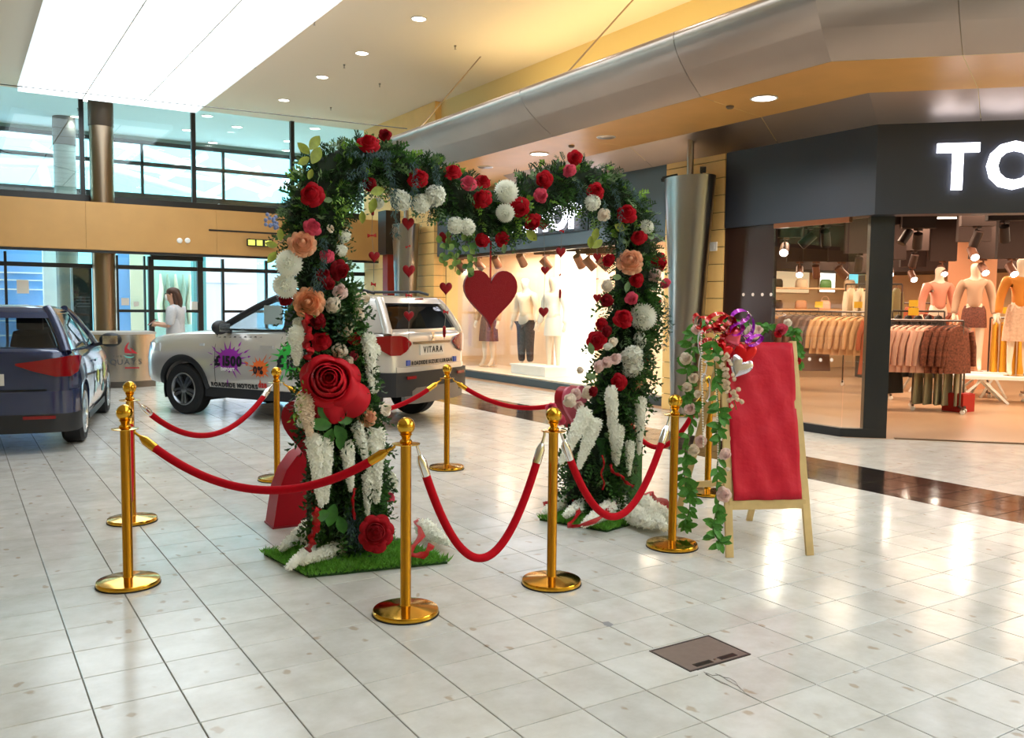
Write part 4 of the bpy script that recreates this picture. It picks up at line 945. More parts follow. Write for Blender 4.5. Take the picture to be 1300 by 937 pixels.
# small blue berries on the left shoulder
for k in range(14):
    P = ap(342 + random.uniform(-6, 10), 276 + random.uniform(-4, 14), .1); link('berry', MB().ball((0, 0, 0), .011, 8, 5).mesh('berry', mat('blue berry', '#7f8fc0', .4), 60) if k == 0 else bpy.data.meshes['berry'], arch, P - ARO)
# red ribbon tails
rib_m = mat('red satin ribbon', '#b80f1b', 0.5, spec=.2)
rib_m.node_tree.nodes['Principled BSDF'].inputs['Alpha'].default_value = .72
def ribbon(pts, w, name='ribbon', parent=None, off=.26, root=None, m=None):
    b = MB(); P = [ap(x, y, off) if len(p_) == 2 else Vector(p_) for p_ in pts for x, y in [p_[:2]]]
    if len(P) < 12: P = [Vector(q_) for q_ in cubic([tuple(p) for p in P], 5)]
    k = 0
    for i, p in enumerate(P):
        d = (P[min(i + 1, len(P) - 1)] - P[max(i - 1, 0)]).normalized(); s_ = d.cross((EYEP - p).normalized()).normalized() * w / 2
        tw = 1.1 * math.sin(i * .8); s_ = s_ * math.cos(tw) + (EYEP - p).normalized() * (w * .5 * math.sin(tw)); p = p + rv() * w * .10
        q_ = p - (root if root is not None else ARO); b.v += [tuple(q_ - s_), tuple(q_ + s_)]
        if i: b.f.append((2 * i - 2, 2 * i - 1, 2 * i + 1, 2 * i))
    o = b.obj(name, m or rib_m, parent or arch, 180)
    so = o.modifiers.new('thick', 'SOLIDIFY'); so.thickness = .0015
    return o
ribbon([(392, 400), (388, 412), (393, 424), (389, 436), (394, 446), (389, 458)], .05)
ribbon([(450, 620), (448, 640), (450, 660)], .02)
ribbon([(405, 645), (400, 656), (403, 668), (395, 680), (396, 690), (389, 700)], .045, off=.36)
ribbon([(764, 578), (767, 590), (763, 602), (767, 612), (765, 622)], .014, off=.3)
ribbon([(775, 590), (779, 600), (789, 604), (794, 612), (805, 618)], .025, off=.3)
# turf covered base blocks
turf_m = mat('turf', '#2f5a22', 0.9, noise=.35, nscale=40, bump=.6, bscale=120)
for c, rz, (wx, wy, hh) in ((Vector((1.98, 4.86, 0)), -.18, (.34, .26, .42)), (Vector((4.0, 5.0, 0)), .25, (.46, .3, .55))):
    b = MB().box((-wx / 2, -wy / 2, 0.02), (wx / 2, wy / 2, hh)); b.obj('turf_block', turf_m, arch, None, c - ARO, (0, 0, rz))

# ================================================================== grass mats and what lies on them
blade_m = translucent(mat('plastic grass', '#6cab3a', 0.55, noise=.35, nscale=25), .25)
def grass_mat(A, Bc, C, label, seed):
    random.seed(seed); A, Bc, C = fl(*A), fl(*Bc), fl(*C); u = (C - Bc); v = (A - Bc)
    O = Bc.copy(); root = thing('grass_mat', label, 'grass mat', O, 0)
    MB().prism([(0, 0), (1, 0), (1, 1), (0, 1)], (0, 0, 0.001), u, v, (0, 0, .012)).obj('backing', mat('mat backing', '#24461b', .9), root)
    b = MB()
    for k in range(7000):
        p = u * random.uniform(-.01, 1.01) + v * random.uniform(-.01, 1.01); p.z = .01
        d = Vector((random.uniform(-1.1, 1.1), random.uniform(-1.1, 1.1), 1)); leafquad(b, p, d, rv(), random.uniform(.03, .065), .009)
    g = b.obj('grass_blades', blade_m, root); g['kind'] = 'stuff'
    return root, O, u, v
def lay(px0, py0, px1, py1, wf_, z=.06, name='flower_spike', lab='', grp=None, m=None):
    A, Bt = fl(px0, py0, z), fl(px1, py1, z); L = (A - Bt).length
    o = link(name, bloom_mesh('spike', m or petal_white)); w_ = wf_ * .38 / L
    o.matrix_world = Matrix.Translation(A) @ (A - Bt).normalized().to_track_quat('Z', 'Y').to_matrix().to_4x4() @ Matrix.Diagonal((L * w_, L * w_, L, 1))
    tag(o, lab, 'flower', grp)
gm1 = grass_mat((335, 705), (392, 734), (568, 716), 'green artificial grass mat under the left flower leg', 3)
gm2 = grass_mat((685, 661), (770, 676), (852, 652), 'green artificial grass mat under the right flower leg', 4)
for a in ((432, 672, 363, 722, 1.25), (400, 664, 355, 698, 1.2), (445, 690, 380, 715, 1.1), (536, 668, 570, 690, 1.2)): lay(*a, z=.075, lab='white flower spike lying on the left grass mat', grp='white spikes on the left mat')
for a in ((752, 634, 716, 655, 1.3), (790, 632, 738, 668, 1.3), (775, 645, 748, 664, 1.2), (815, 638, 845, 672, 1.5), (800, 650, 830, 668, 1.5), (826, 645, 866, 664, 1.2), (715, 636, 690, 650, 1.1), (800, 628, 770, 640, 1.2)): lay(*a, z=.08, lab='white flower spike lying on the right grass mat', grp='white spikes on the right mat')
def tangle(pts, w, label, z=.09):
    P = [fl(x, y, z + .02 * math.sin(k * 1.7)) for k, (x, y) in enumerate(pts)]; O = P[0].copy(); O.z = 0
    r = cubic([tuple(p) for p in P], 4)
    o = ribbon([(p[0], p[1], p[2]) for p in r], w, 'red_ribbon', None, root=O); o.parent = None; o.location = O
    tag(o, label, 'ribbon')
tangle(((528, 660), (535, 680), (520, 700), (538, 705), (548, 692)), .045, 'crumpled red ribbon on the right half of the left grass mat')
tangle(((690, 640), (720, 632), (735, 650), (722, 668), (755, 662), (775, 645), (800, 632), (830, 626)), .035, 'long red ribbon looping over the white spikes on the right mat')
tangle(((826, 630), (842, 638), (850, 650), (838, 652), (846, 640)), .07, 'bunched red netting ribbon at the edge of the right mat')
# ================================================================== cars
def interp(tab, x, k):
    if x <= tab[0][0]: return tab[0][k]
    for a, b in zip(tab, tab[1:]):
        if x <= b[0]:
            t = (x - a[0]) / (b[0] - a[0]); t = t * t * (3 - 2 * t) if False else t
            return a[k] + (b[k] - a[k]) * t
    return tab[-1][k]
SEC = [(0, 0), (.55, 0), (.82, .0), (.94, .05), (.985, .18), (1.0, .40), (1.0, .58), (.99, .72), (.965, .86), (.925, .95), (.85, .99), (.5, 1.01), (0, 1.02)]
tyre_m = mat('tyre rubber', '#17171a', 0.75); alloy_m = mat('alloy', '#8d9196', 0.3, 0.9); bright_alloy = mat('bright alloy', '#b9bcc0', 0.25, 0.9)
trim_m = mat('black plastic trim', '#1d1e22', 0.5); cglass = glass('car glass', (0.62, 0.70, 0.72), .06); lamp_red = mat('lamp red', '#850a12', 0.12, spec=.3, coat=.6); seat_m = mat('car seat cloth', '#2a2c31', 0.8); white_lamp = mat('clear lamp', '#d8dde2', 0.1, coat=1)
class Car:
    def __init__(s, root, st, cab, paint): s.r, s.st, s.cab, s.paint = root, st, cab, paint
    def section(s, x):
        zb, zt, w = (interp(s.st, x, k) for k in (1, 2, 3)); return zb, zt, w
    def yside(s, x, z):
        zb, zt, w = s.section(x); f = max(0, min(1, (z - zb) / (zt - zb)))
        pts = [p for p in SEC[2:11]]
        for a, b in zip(pts, pts[1:]):
            if f <= b[1]: t = (f - a[1]) / max(b[1] - a[1], 1e-6); return w * (a[0] + (b[0] - a[0]) * t)
        return w * .85
    def body(s, arches, ra):
        b = MB(); rings = []
        for x, zb, zt, w in s.st:
            half = [(x, w * fy, zb + fz * (zt - zb)) for fy, fz in SEC]
            rings.append(half + [(p[0], -p[1], p[2]) for p in reversed(half[1:-1])])
        b.loft(rings)
        o = b.obj('body', s.paint, None)
        cut = MB()
        for x, zc in arches: cut.cyl((x, -1.3, zc), (x, -.48, zc), ra, n=40); cut.cyl((x, .48, zc), (x, 1.3, zc), ra, n=40)
        c = cut.obj('cut', s.paint, None)
        md = o.modifiers.new('b', 'BOOLEAN'); md.operation = 'DIFFERENCE'; md.object = c; md.solver = 'EXACT'
        dg = bpy.context.evaluated_depsgraph_get(); me = bpy.data.meshes.new_from_object(o.evaluated_get(dg))
        o.modifiers.clear(); o.data = me; bpy.data.objects.remove(c); me.shade_smooth(); me.set_sharp_from_angle(angle=math.radians(38)); o.parent = s.r
        # dark liners inside the arches
        for x, zc in arches:
            for sg in (-1, 1):
                L = MB(); n = 24
                for j in range(n + 1):
                    a = -0.35 + (PI + .7) * j / n
                    L.v += [(x + (ra + .002) * math.cos(a), sg * .47, zc + (ra + .002) * math.sin(a)), (x + (ra + .002) * math.cos(a), sg * (s.yside(x, zc + .1) - .02), zc + (ra + .002) * math.sin(a))]
                    if j: L.f.append((2 * j - 2, 2 * j - 1, 2 * j + 1, 2 * j))
                L.obj('arch_liner', trim_m, s.r, 60)
        return o
    def arch_trim(s, arches, r0, r1, proud=.012):
        for x, zc in arches:
            for sg in (-1, 1):
                b = MB(); n = 28; k = 0
                for j in range(n + 1):
                    a = -.25 + (PI + .5) * j / n
                    for r, pd in ((r0, -.03), (r0, proud), ((r0 + r1) / 2, proud + .008), (r1, proud), (r1, -.03)):
                        xx, zz = x + r * math.cos(a), zc + r * math.sin(a); yy = s.yside(xx, zz) + pd
                        b.v.append((xx, sg * yy, zz))
                for j in range(n):
                    for i in range(4): k = j * 5 + i; b.f.append((k, k + 5, k + 6, k + 1))
                b.obj('arch_trim', trim_m, s.r, 50)
    def wheels(s, axles, zc, yo, R, wdt, rim_r, spokes, rim_mat):
        t = MB().lathe([(rim_r, -wdt / 2), (R - .03, -wdt / 2), (R, -wdt / 2 + .03), (R, wdt / 2 - .03), (R - .03, wdt / 2), (rim_r, wdt / 2 - .005), (rim_r - .005, wdt / 2 - .06), (.001, wdt / 2 - .07)], n=40).mesh('tyre', tyre_m, 40)
        rb = MB().lathe([(rim_r + .004, wdt / 2 - .008), (rim_r - .012, wdt / 2 + .004), (rim_r - .03, wdt / 2 - .02), (rim_r - .035, wdt / 2 - .05)], n=40, cap=False)
        rb.lathe([(.055, wdt / 2 - .05), (.055, wdt / 2 - .012), (.03, wdt / 2 - .004), (.001, wdt / 2 - .004)], n=16)
        rm = rb.mesh('rim', rim_mat, 40)
        sm = MB().prism([(.03, -.03), (rim_r - .02, -.052), (rim_r - .02, -.012), (.05, .0), (rim_r - .02, .012), (rim_r - .02, .052), (.03, .03)], (0, 0, wdt / 2 - .045), (1, 0, 0), (0, 1, 0), (0, 0, .035)).mesh('spoke', rim_mat)
        for x in axles:
            for sg in (-1, 1):
                w_ = empty('wheel', (x, sg * yo, zc), 0, s.r); w_.rotation_euler = (PI / 2 * (-sg), random.random() * 3 if sg else 0, 0) if False else (-sg * PI / 2, 0, 0)
                link('tyre', t, w_); link('rim', rm, w_)
                for k in range(spokes): link('spoke', sm, w_, None, (0, 0, 2 * PI * k / spokes + .3))
    # cabin surfaces: cab rows (z, x_rear, x_front, half width)
    def cz(s, z): return tuple(interp(s.cab, z, k) for k in (1, 2, 3))
    def side_patch(s, x0, x1, z0, z1, m, name, sg, lift=.0, n=8):   # x0,x1: functions of z
        b = MB(); ra = []
        for j in range(n + 1):
            z = z0 + (z1 - z0) * j / n; w = s.cz(z)[2]
            ra.append([(x0(z) + (x1(z) - x0(z)) * i / n, sg * (w + lift - .035 * abs(-1 + 2 * ((x0(z) + (x1(z) - x0(z)) * i / n) - s.cz(z)[0]) / (s.cz(z)[1] - s.cz(z)[0])) ** 3), z) for i in range(n + 1)])
        b.loft(ra, close=False); return b.obj(name, m, s.r, 180)
    def end_patch(s, y0, y1, z0, z1, m, name, front, lift=0.0, n=8):
        b = MB(); ra = []
        for j in range(n + 1):
            z = z0 + (z1 - z0) * j / n; xr, xf, w = s.cz(z); a, c = y0(w), y1(w)
            row = []
            for i in range(n + 1):
                y = a + (c - a) * i / n; bow = .07 * (y / w) ** 2
                row.append((xf + lift - bow if front else xr - lift + bow, y, z))
            ra.append(row)
        b.loft(ra, close=False); return b.obj(name, m, s.r, 180)
    def pillar(s, rear, sg, z0, z1, r, m, name):
        P = []
        for j in range(9):
            z = z0 + (z1 - z0) * j / 8; xr, xf, w = s.cz(z); P.append(((xr + .06) if rear else (xf - .06), sg * (w - .035), z))
        MB().tube(P, r, 10).obj(name, m, s.r, 60)
    def roof(s, z0, ztop, m, crown=.03):
        b = MB(); rings = []
        def outline(z, inset):
            xr, xf, w = s.cz(min(z, s.cab[-1][0])); xr += inset; xf -= inset; w -= inset
            cx, hx = (xr + xf) / 2, (xf - xr) / 2; pts = []
            for j in range(40):
                a = 2 * PI * j / 40; ca, sa = math.cos(a), math.sin(a); e = .32
                pts.append((cx + hx * math.copysign(abs(ca) ** e, ca), w * math.copysign(abs(sa) ** e, sa), z))
            return pts
        zc = s.cab[-1][0]
        rings = [outline(z0, .0), outline(zc - .02, 0.0), outline(zc, .03), [(p[0], p[1], zc + .018) for p in outline(zc, .10)], [(p[0], p[1], zc + .028) for p in outline(zc, .3)]]
        b.loft(rings); return b.obj('roof', m, s.r, 50)
    def bandpatch(s, plan, zlo, zhi, m, name, th=.02):            # solid ribbon following a plan curve
        n = len(plan); b = MB()
        P = [Vector((x, y, 0)) for x, y in plan]; off = []
        for i, p in enumerate(P):
            d = (P[min(i + 1, n - 1)] - P[max(i - 1, 0)]).normalized(); off.append(Vector((d.y, -d.x, 0)) * th)
        rings = []
        for i, p in enumerate(P):
            a, c = p, p + off[i]; l = zlo[i] if hasattr(zlo, '__len__') else zlo; h_ = zhi[i] if hasattr(zhi, '__len__') else zhi
            rings.append([(a.x, a.y, l), (c.x, c.y, l), (c.x, c.y, h_), (a.x, a.y, h_)])
        b.loft(rings); return b.obj(name, m, s.r, 40)
    def decal(s, me, ox, oz, sg, name, lift=.006):
        for v in me.vertices:
            x, z, t = ox - sg * v.co.x, oz + v.co.y, v.co.z; v.co = (x, sg * (s.yside(x, z) + lift + t), z)
        return link(name, me, s.r)
    def interior(s, xs_, z):
        MB().box((s.cab[0][1] + .2, -.62, z - .45), (s.cab[0][2] - .25, .62, z - .25)).obj('cabin_floor', seat_m, s.r)
        for x in xs_:
            for y in (-.36, .36):
                MB().tube([(x, y, z - .35), (x - .08, y, z), (x - .16, y, z + .16)], [.22, .22, .17], 10, flat=.45).obj('seat_back', seat_m, s.r, 60)
                MB().box((x - .21, y - .12, z + .19), (x - .13, y + .12, z + .34)).obj('head_rest', seat_m, s.r)
    def mirror(s, x, z, y, sg, m):
        MB().ball((x, sg * (y + .13), z), .125, 14, 10, (.6, 1.05, .72)).obj('mirror_housing', m, s.r, 60)
        MB().box((x - .082, sg * (y + .13) - .085, z - .05), (x - .07, sg * (y + .13) + .085, z + .05)).obj('mirror_glass', chrome_m, s.r)
        MB().bar((x, sg * (y - .04), z - .06), (x, sg * (y + .08), z - .03), .06, .04).obj('mirror_arm', trim_m, s.r)

# ---- silver sport utility car
hd = Vector((-.515, .857, 0)); lf = Vector((-.857, -.515, 0))
c_or = Vector((4.56, 10.34, 0))
suv = thing('sport_utility_car', 'silver grey compact sport utility car with splash stickers, parked beyond the arch', 'car', c_or, math.atan2(hd.y, hd.x))
silver = mat('silver car paint', '#d2cdc8', 0.28, 0.45, coat=1.0)
ST = [(-.775, .46, 1.02, .70), (-.765, .44, 1.10, .76), (-.72, .42, 1.15, .83), (-.62, .40, 1.17, .865), (-.45, .36, 1.17, .88), (0, .29, 1.16, .888), (.8, .27, 1.14, .888), (1.6, .27, 1.12, .887), (1.95, .27, 1.115, .885), (2.15, .28, 1.11, .885), (2.5, .30, 1.09, .885), (2.9, .35, 1.05, .872), (3.1, .37, 1.02, .845), (3.22, .38, .97, .80), (3.29, .40, .90, .75), (3.33, .44, .80, .69)]
CAB = [(1.10, -.74, 2.02, .845), (1.17, -.73, 1.90, .825), (1.30, -.66, 1.66, .785), (1.42, -.59, 1.43, .735), (1.50, -.53, 1.26, .69), (1.555, -.48, 1.12, .655)]
car = Car(suv, ST, CAB, silver)
AX = [(0, .335), (2.5, .335)]
car.body(AX, .385); car.arch_trim(AX, .383, .455)
car.wheels((0, 2.5), .335, .775, .335, .21, .215, 5, alloy_m)
car.roof(1.50, 1.6, silver)
for sg in (-1, 1):
    car.pillar(True, sg, 1.12, 1.52, .055, silver, 'rear_pillar'); car.pillar(False, sg, 1.08, 1.54, .045, trim_m, 'windscreen_pillar')
    car.side_patch(lambda z: car.cz(z)[0] + .04, lambda z: -.18 + (z - 1.15) * .25, 1.14, 1.52, silver, 'quarter_panel', sg, .004)
    car.side_patch(lambda z: -.18 + (z - 1.15) * .25, lambda z: .75, 1.13, 1.50, cglass, 'side_window', sg)
    car.side_patch(lambda z: .80, lambda z: car.cz(z)[1] - .08, 1.12, 1.50, cglass, 'side_window', sg)
    car.side_patch(lambda z: .72, lambda z: .84, 1.12, 1.52, trim_m, 'door_pillar', sg, .004)
    car.side_patch(lambda z: car.cz(z)[0] + .2, lambda z: car.cz(z)[1] - .02, 1.485, 1.53, trim_m, 'window_top_trim', sg, .006)
    car.bandpatch([(x, sg * (car.yside(x, 1.125) - .0)) for x in (-.3, .2, .8, 1.4, 1.95)][::-sg], 1.115, 1.14, trim_m, 'belt_trim', .012)
    MB().tube([(-.35, sg * .60, 1.60), (-.2, sg * .60, 1.635), (.9, sg * .58, 1.63), (1.05, sg * .58, 1.59)], .018, 8).obj('roof_rail', trim_m, suv, 60)
    car.mirror(1.72, 1.16, .86, sg, trim_m)
    car.bandpatch([(x, sg * (car.yside(x, .36))) for x in (.38, .8, 1.25, 1.7, 2.12)][::-sg], .26, .385, trim_m, 'sill_trim', .018)
    for x in (.85, 1.93): MB().tube([(x, sg * (car.yside(x, z) + .001), z) for z in (.46, .6, .75, .9, 1.05, 1.11)], .004, 5).obj('door_seam', trim_m, suv)
    car.bandpatch([(x, sg * (car.yside(x, .93) + .012)) for x in (.95, 1.05, 1.15)][::-sg], .915, .945, silver, 'door_handle', .02)
    car.bandpatch([(x, sg * (car.yside(x, .93))) for x in (2.12, 2.2)][::-sg], .91, .94, white_lamp, 'side_repeater', .01)
    # rear lamp wrapping the corner
    pl = [(-.785, sg * .49), (-.785, sg * .6), (-.775, sg * .70), (-.73, sg * .825), (-.62, sg * .872), (-.5, sg * .885)]
    lo, hi = [1.0, .92, .88, .88, .95, 1.03], [1.02, 1.09, 1.11, 1.11, 1.10, 1.08]
    if sg > 0: car.bandpatch(pl[::-1], lo[::-1], hi[::-1], lamp_red, 'rear_lamp', .02)
    else: car.bandpatch(pl, lo, hi, lamp_red, 'rear_lamp', .02)
    car.bandpatch([(3.26, sg * .62), (3.2, sg * .78), (3.08, sg * .855), (2.92, sg * .875)][::-sg], .82, .93, white_lamp, 'head_lamp', .02)
car.end_patch(lambda w: -w + .1, lambda w: w - .1, 1.17, 1.50, glass('rear dark glass', (.10, .10, .12), .08), 'rear_window', False, .004)
car.end_patch(lambda w: -w + .03, lambda w: w - .03, 1.485, 1.56, silver, 'roof_spoiler', False, .05)
car.end_patch(lambda w: -.17, lambda w: .17, 1.535, 1.55, lamp_red, 'brake_lamp', False, .06)
car.end_patch(lambda w: -w + .05, lambda w: w - .05, 1.10, 1.52, cglass, 'windscreen', True)
car.end_patch(lambda w: -w + .02, lambda w: w - .02, 1.12, 1.18, silver, 'tailgate_rim', False, .012)
# rear bumper, skid plate, reflectors
pl = [(-.45, .90), (-.68, .885), (-.80, .80), (-.845, .62), (-.855, .3), (-.855, -.3), (-.845, -.62), (-.80, -.80), (-.68, -.885), (-.45, -.90)]
car.bandpatch(pl[::-1], .40, .68, trim_m, 'rear_bumper', .10)
car.bandpatch([(-.78, .76), (-.835, .62), (-.84, 0), (-.835, -.62), (-.78, -.76)][::-1], .665, .74, silver, 'bumper_ledge', .06)
car.bandpatch([(-.83, .66), (-.86, .45), (-.865, 0), (-.86, -.45), (-.83, -.66)][::-1], [.31, .30, .30, .30, .31], [.40, .49, .49, .49, .40], mat('skid plate', '#8d8a88', .35, .8), 'skid_plate', .06)
for sg in (-1, 1): car.bandpatch(([(-.86, sg * .48), (-.852, sg * .66)])[::sg], .60, .635, lamp_red, 'reflector', -.01)
MB().box((-.79, -.60, .70), (-.76, .60, .71)).obj('tailgate_seam', trim_m, suv)
MB().box((-.795, -.42, 1.00), (-.765, .42, 1.03)).obj('chrome_strip', mat('bright strip', '#8c857e', .25, .9), suv)
plate = MB().box((-.79, -.27, .865), (-.772, .27, .985)).obj('number_plate', mat('plate', '#d9d4cc', .5), suv)
def rear_text(txt, size, y0, z, m, sp=1.0):
    me = text_mesh(txt, size, .002, m, .003, spacing=sp)
    x = -.793
    for v in me.vertices: v.co = (x - v.co.z, y0 - v.co.x, z + v.co.y)
    return link('lettering', me, suv)
inkc = mat('sticker black', '#17161a', .5)
def rear_line(txt, size, y0, z, gap=.10):
    u = 0
    for ch in txt:
        if ch == ' ': u += size * .3; continue
        o = rear_text(ch, size, y0 - u, z, inkc); ys = [v.co.y for v in o.data.vertices]; u += (y0 - u) - min(ys) + size * gap
rear_line('VITARA', .105, .21, .893, .14)
rear_line('ROADSIDE SUZUKI LURGAN', .064, .47, .755, .07)
for y in (.53, -.545): MB().box((-.792, y - .035, .75), (-.777, y + .035, .815)).obj('social_badge', mat('badge blue', '#3b56b0', .5), suv)
MB().prism([(-.05, .05), (.03, .05), (-.02, .01), (.05, -.05), (-.03, -.05), (.02, -.01)], (-.79, 0, 1.085), (0, -1, 0), (0, 0, 1), (-.01, 0, 0)).obj('emblem', chrome_m, suv)
car.interior((.25, 1.15), 1.12)
# stickers on the side facing the arch
side_p = c_or + lf * .89
def sxz(px, py):
    P = onp(px, py, side_p, lf); d = P - c_or; return d.dot(hd), P.z
x_a, z_a = sxz(322, 412); x_b, z_b = sxz(345, 388)
MB().box((min(x_a, x_b), -.004, max(1.15, z_a)), (max(x_a, x_b), .004, min(1.44, z_b))).obj('price_sheet', paper, suv, None, (0, .70, 0))
def splat(px, py, rx, ry, m, spikes, seed, L=1.5):
    random.seed(seed); cx, cz_ = sxz(px, py); k = .0108; pts = []
    n = spikes * 4
    for i in range(n):
        a = 2 * PI * i / n; ph = i % 4; r = 1.0 if ph != 2 else random.uniform(1.15, L)
        a2 = a + (random.uniform(-.02, .02)); pts.append((rx * k * r * math.cos(a2), ry * k * r * math.sin(a2)))
    car.decal(poly_mesh(pts, m, 'splash_sticker'), cx, cz_, 1, 'splash_sticker')
    for i in range(7):
        a = random.uniform(0, 2 * PI); r = random.uniform(1.6, 2.0); w_ = random.uniform(.006, .014); l_ = random.uniform(.03, .08)
        o_ = Vector((rx * k * r * math.cos(a), ry * k * r * math.sin(a))); d = Vector((math.cos(a), math.sin(a))); e_ = Vector((-d.y, d.x))
        car.decal(poly_mesh([tuple(o_ - e_ * w_), tuple(o_ + d * l_), tuple(o_ + e_ * w_), tuple(o_ - d * l_ * .5)], m, 'splash_drop'), cx, cz_, 1, 'splash_drop')
def side_text(txt, px, py, size, m, bold=.004, lift=.010, step=None):
    x, z = sxz(px, py); u = 0
    for ch in txt:
        if ch == ' ': u += size * .35; continue
        me = text_mesh(ch, size, .001, m, bold); wd = max(v.co.x for v in me.vertices); car.decal(me, x - u, z, 1, 'lettering', lift); u += wd + size * .06
purple, orange_s, green_s = mat('sticker purple', '#a12fb0', .45), mat('sticker orange', '#ee6f2c', .45), mat('sticker green', '#35b447', .45)
splat(291, 457, 17, 13, purple, 18, 5, 1.9); splat(330, 468, 10.5, 9, orange_s, 14, 6, 1.8); splat(370, 455, 19, 15, green_s, 18, 7, 1.8)
wink = mat('sticker white', '#f3f1ee', .5)
side_text('£1500', 273, 463, .165, inkc, .010); side_text('DEPOSIT', 281, 470, .05, wink)
side_text('0%', 322, 474, .12, inkc, .008); side_text('£16', 352, 465, .19, inkc, .011)
side_text('ROADSIDE MOTORS', 267, 490, .074, inkc, .005); side_text('028', 328, 492, .074, mat('sticker red', '#c8322c', .5), .006)
for k in range(9):                                               # flowing script along the shoulder, too small to read
    x, z = sxz(275 + k * 6.5, 428.5); car.decal(poly_mesh([(-.02, 0), (.0, .014 if k % 2 else .004), (.025, .01), (.03, .0)], inkc, 'script_mark'), x, z, 1, 'script_mark')

# ---- dark blue hatchback
hd2 = Vector((.22, .975, 0)).normalized(); rt2 = Vector((hd2.y, -hd2.x, 0))
h_or = Vector((1.063, 10.213, 0)) - rt2 * .79
hatch = thing('hatchback_car', 'dark navy hatchback seen from behind, standing beside the rope posts', 'car', h_or, math.atan2(hd2.y, hd2.x))
navy = mat('navy car paint', '#263358', 0.22, 0.25, coat=1.0)
ST2 = [(-.70, .34, .92, .66), (-.695, .30, .97, .74), (-.66, .27, 1.0, .81), (-.55, .24, 1.01, .86), (-.3, .22, 1.0, .885), (.2, .2, .99, .89), (1.0, .19, .97, .89), (1.7, .19, .95, .888), (2.05, .2, .95, .885), (2.4, .22, .92, .88), (2.8, .24, .87, .86), (3.05, .26, .82, .80), (3.2, .28, .76, .70), (3.28, .32, .66, .60)]
CAB2 = [(.93, -.66, 2.05, .82), (1.0, -.62, 1.88, .80), (1.12, -.54, 1.60, .755), (1.26, -.44, 1.28, .69), (1.36, -.36, 1.06, .63), (1.40, -.30, .95, .59)]
hc = Car(hatch, ST2, CAB2, navy)
AX2 = [(0, .31), (2.56, .31)]
hc.body(AX2, .345); hc.wheels((0, 2.56), .315, .775, .315, .205, .225, 7, bright_alloy)
hc.roof(1.36, 1.43, navy)
for sg in (-1, 1):
    hc.pillar(True, sg, .96, 1.38, .06, navy, 'rear_pillar'); hc.pillar(False, sg, .93, 1.38, .045, navy, 'windscreen_pillar')
    hc.side_patch(lambda z: hc.cz(z)[0] + .04, lambda z: -.05 + (z - 1) * .6, .98, 1.36, navy, 'quarter_panel', sg, .004)
    hc.side_patch(lambda z: -.05 + (z - 1) * .6, lambda z: .78, .98, 1.34, cglass, 'side_window', sg)
    hc.side_patch(lambda z: .82, lambda z: hc.cz(z)[1] - .08, .97, 1.34, cglass, 'side_window', sg)
    hc.side_patch(lambda z: .76, lambda z: .86, .97, 1.36, trim_m, 'door_pillar', sg, .004)
    hc.bandpatch([(x, sg * (hc.yside(x, .975))) for x in (-.2, .4, 1.0, 1.5, 1.95)][::-sg], .965, .985, chrome_m, 'belt_trim', .01)
    hc.side_patch(lambda z: hc.cz(z)[0] + .15, lambda z: hc.cz(z)[1] - .02, 1.33, 1.345, chrome_m, 'window_top_trim', sg, .006)
    hc.mirror(1.68, 1.0, .86, sg, trim_m)
    hc.bandpatch([(x, sg * (hc.yside(x, .3))) for x in (.4, 1.0, 1.6, 2.15)][::-sg], .19, .26, trim_m, 'sill_trim', .012)
    for x in (.78, 1.85): MB().tube([(x, sg * (hc.yside(x, z) + .001), z) for z in (.3, .45, .6, .75, .9, .96)], .004, 5).obj('door_seam', trim_m, hatch)
    hc.bandpatch([(x, sg * (hc.yside(x, .80) + .012)) for x in (.85, .95, 1.05)][::-sg], .79, .815, navy, 'door_handle', .02)
    pl = [(-.715, sg * .36), (-.715, sg * .52), (-.705, sg * .70), (-.665, sg * .82), (-.56, sg * .865), (-.42, sg * .88)]
    lo, hi = [.85, .79, .74, .74, .78, .90], [.87, .89, .92, .94, .94, .93]
    if sg > 0: hc.bandpatch(pl[::-1], lo[::-1], hi[::-1], lamp_red, 'rear_lamp', .02)
    else: hc.bandpatch(pl, lo, hi, lamp_red, 'rear_lamp', .02)
    hc.bandpatch(([(-.772, sg * .42), (-.755, sg * .70)])[::sg], .335, .365, lamp_red, 'reflector', -.01)
hc.end_patch(lambda w: -w + .08, lambda w: w - .08, 1.0, 1.30, cglass, 'rear_window', False, .004)
hc.end_patch(lambda w: -w + .02, lambda w: w - .02, 1.30, 1.40, navy, 'roof_spoiler', False, .06)
hc.end_patch(lambda w: -w + .02, lambda w: w - .02, .94, 1.01, navy, 'tailgate_rim', False, .01)
hc.end_patch(lambda w: -w + .05, lambda w: w - .05, .94, 1.36, cglass, 'windscreen', True)
pl = [(-.40, .89), (-.60, .87), (-.71, .78), (-.75, .6), (-.765, .3), (-.765, -.3), (-.75, -.6), (-.71, -.78), (-.60, -.87), (-.40, -.89)]
hc.bandpatch(pl[::-1], .38, .60, navy, 'rear_bumper', .08)
hc.bandpatch(pl[::-1], .20, .38, trim_m, 'lower_bumper', .07)
MB().box((-.725, -.62, .605), (-.69, .62, .615)).obj('tailgate_seam', trim_m, hatch)
MB().box((-.722, -.26, .66), (-.705, .26, .77)).obj('number_plate', mat('plate', '#d9d4cc', .5), hatch)
hc.interior((.3, 1.2), .98)
random.seed(21)
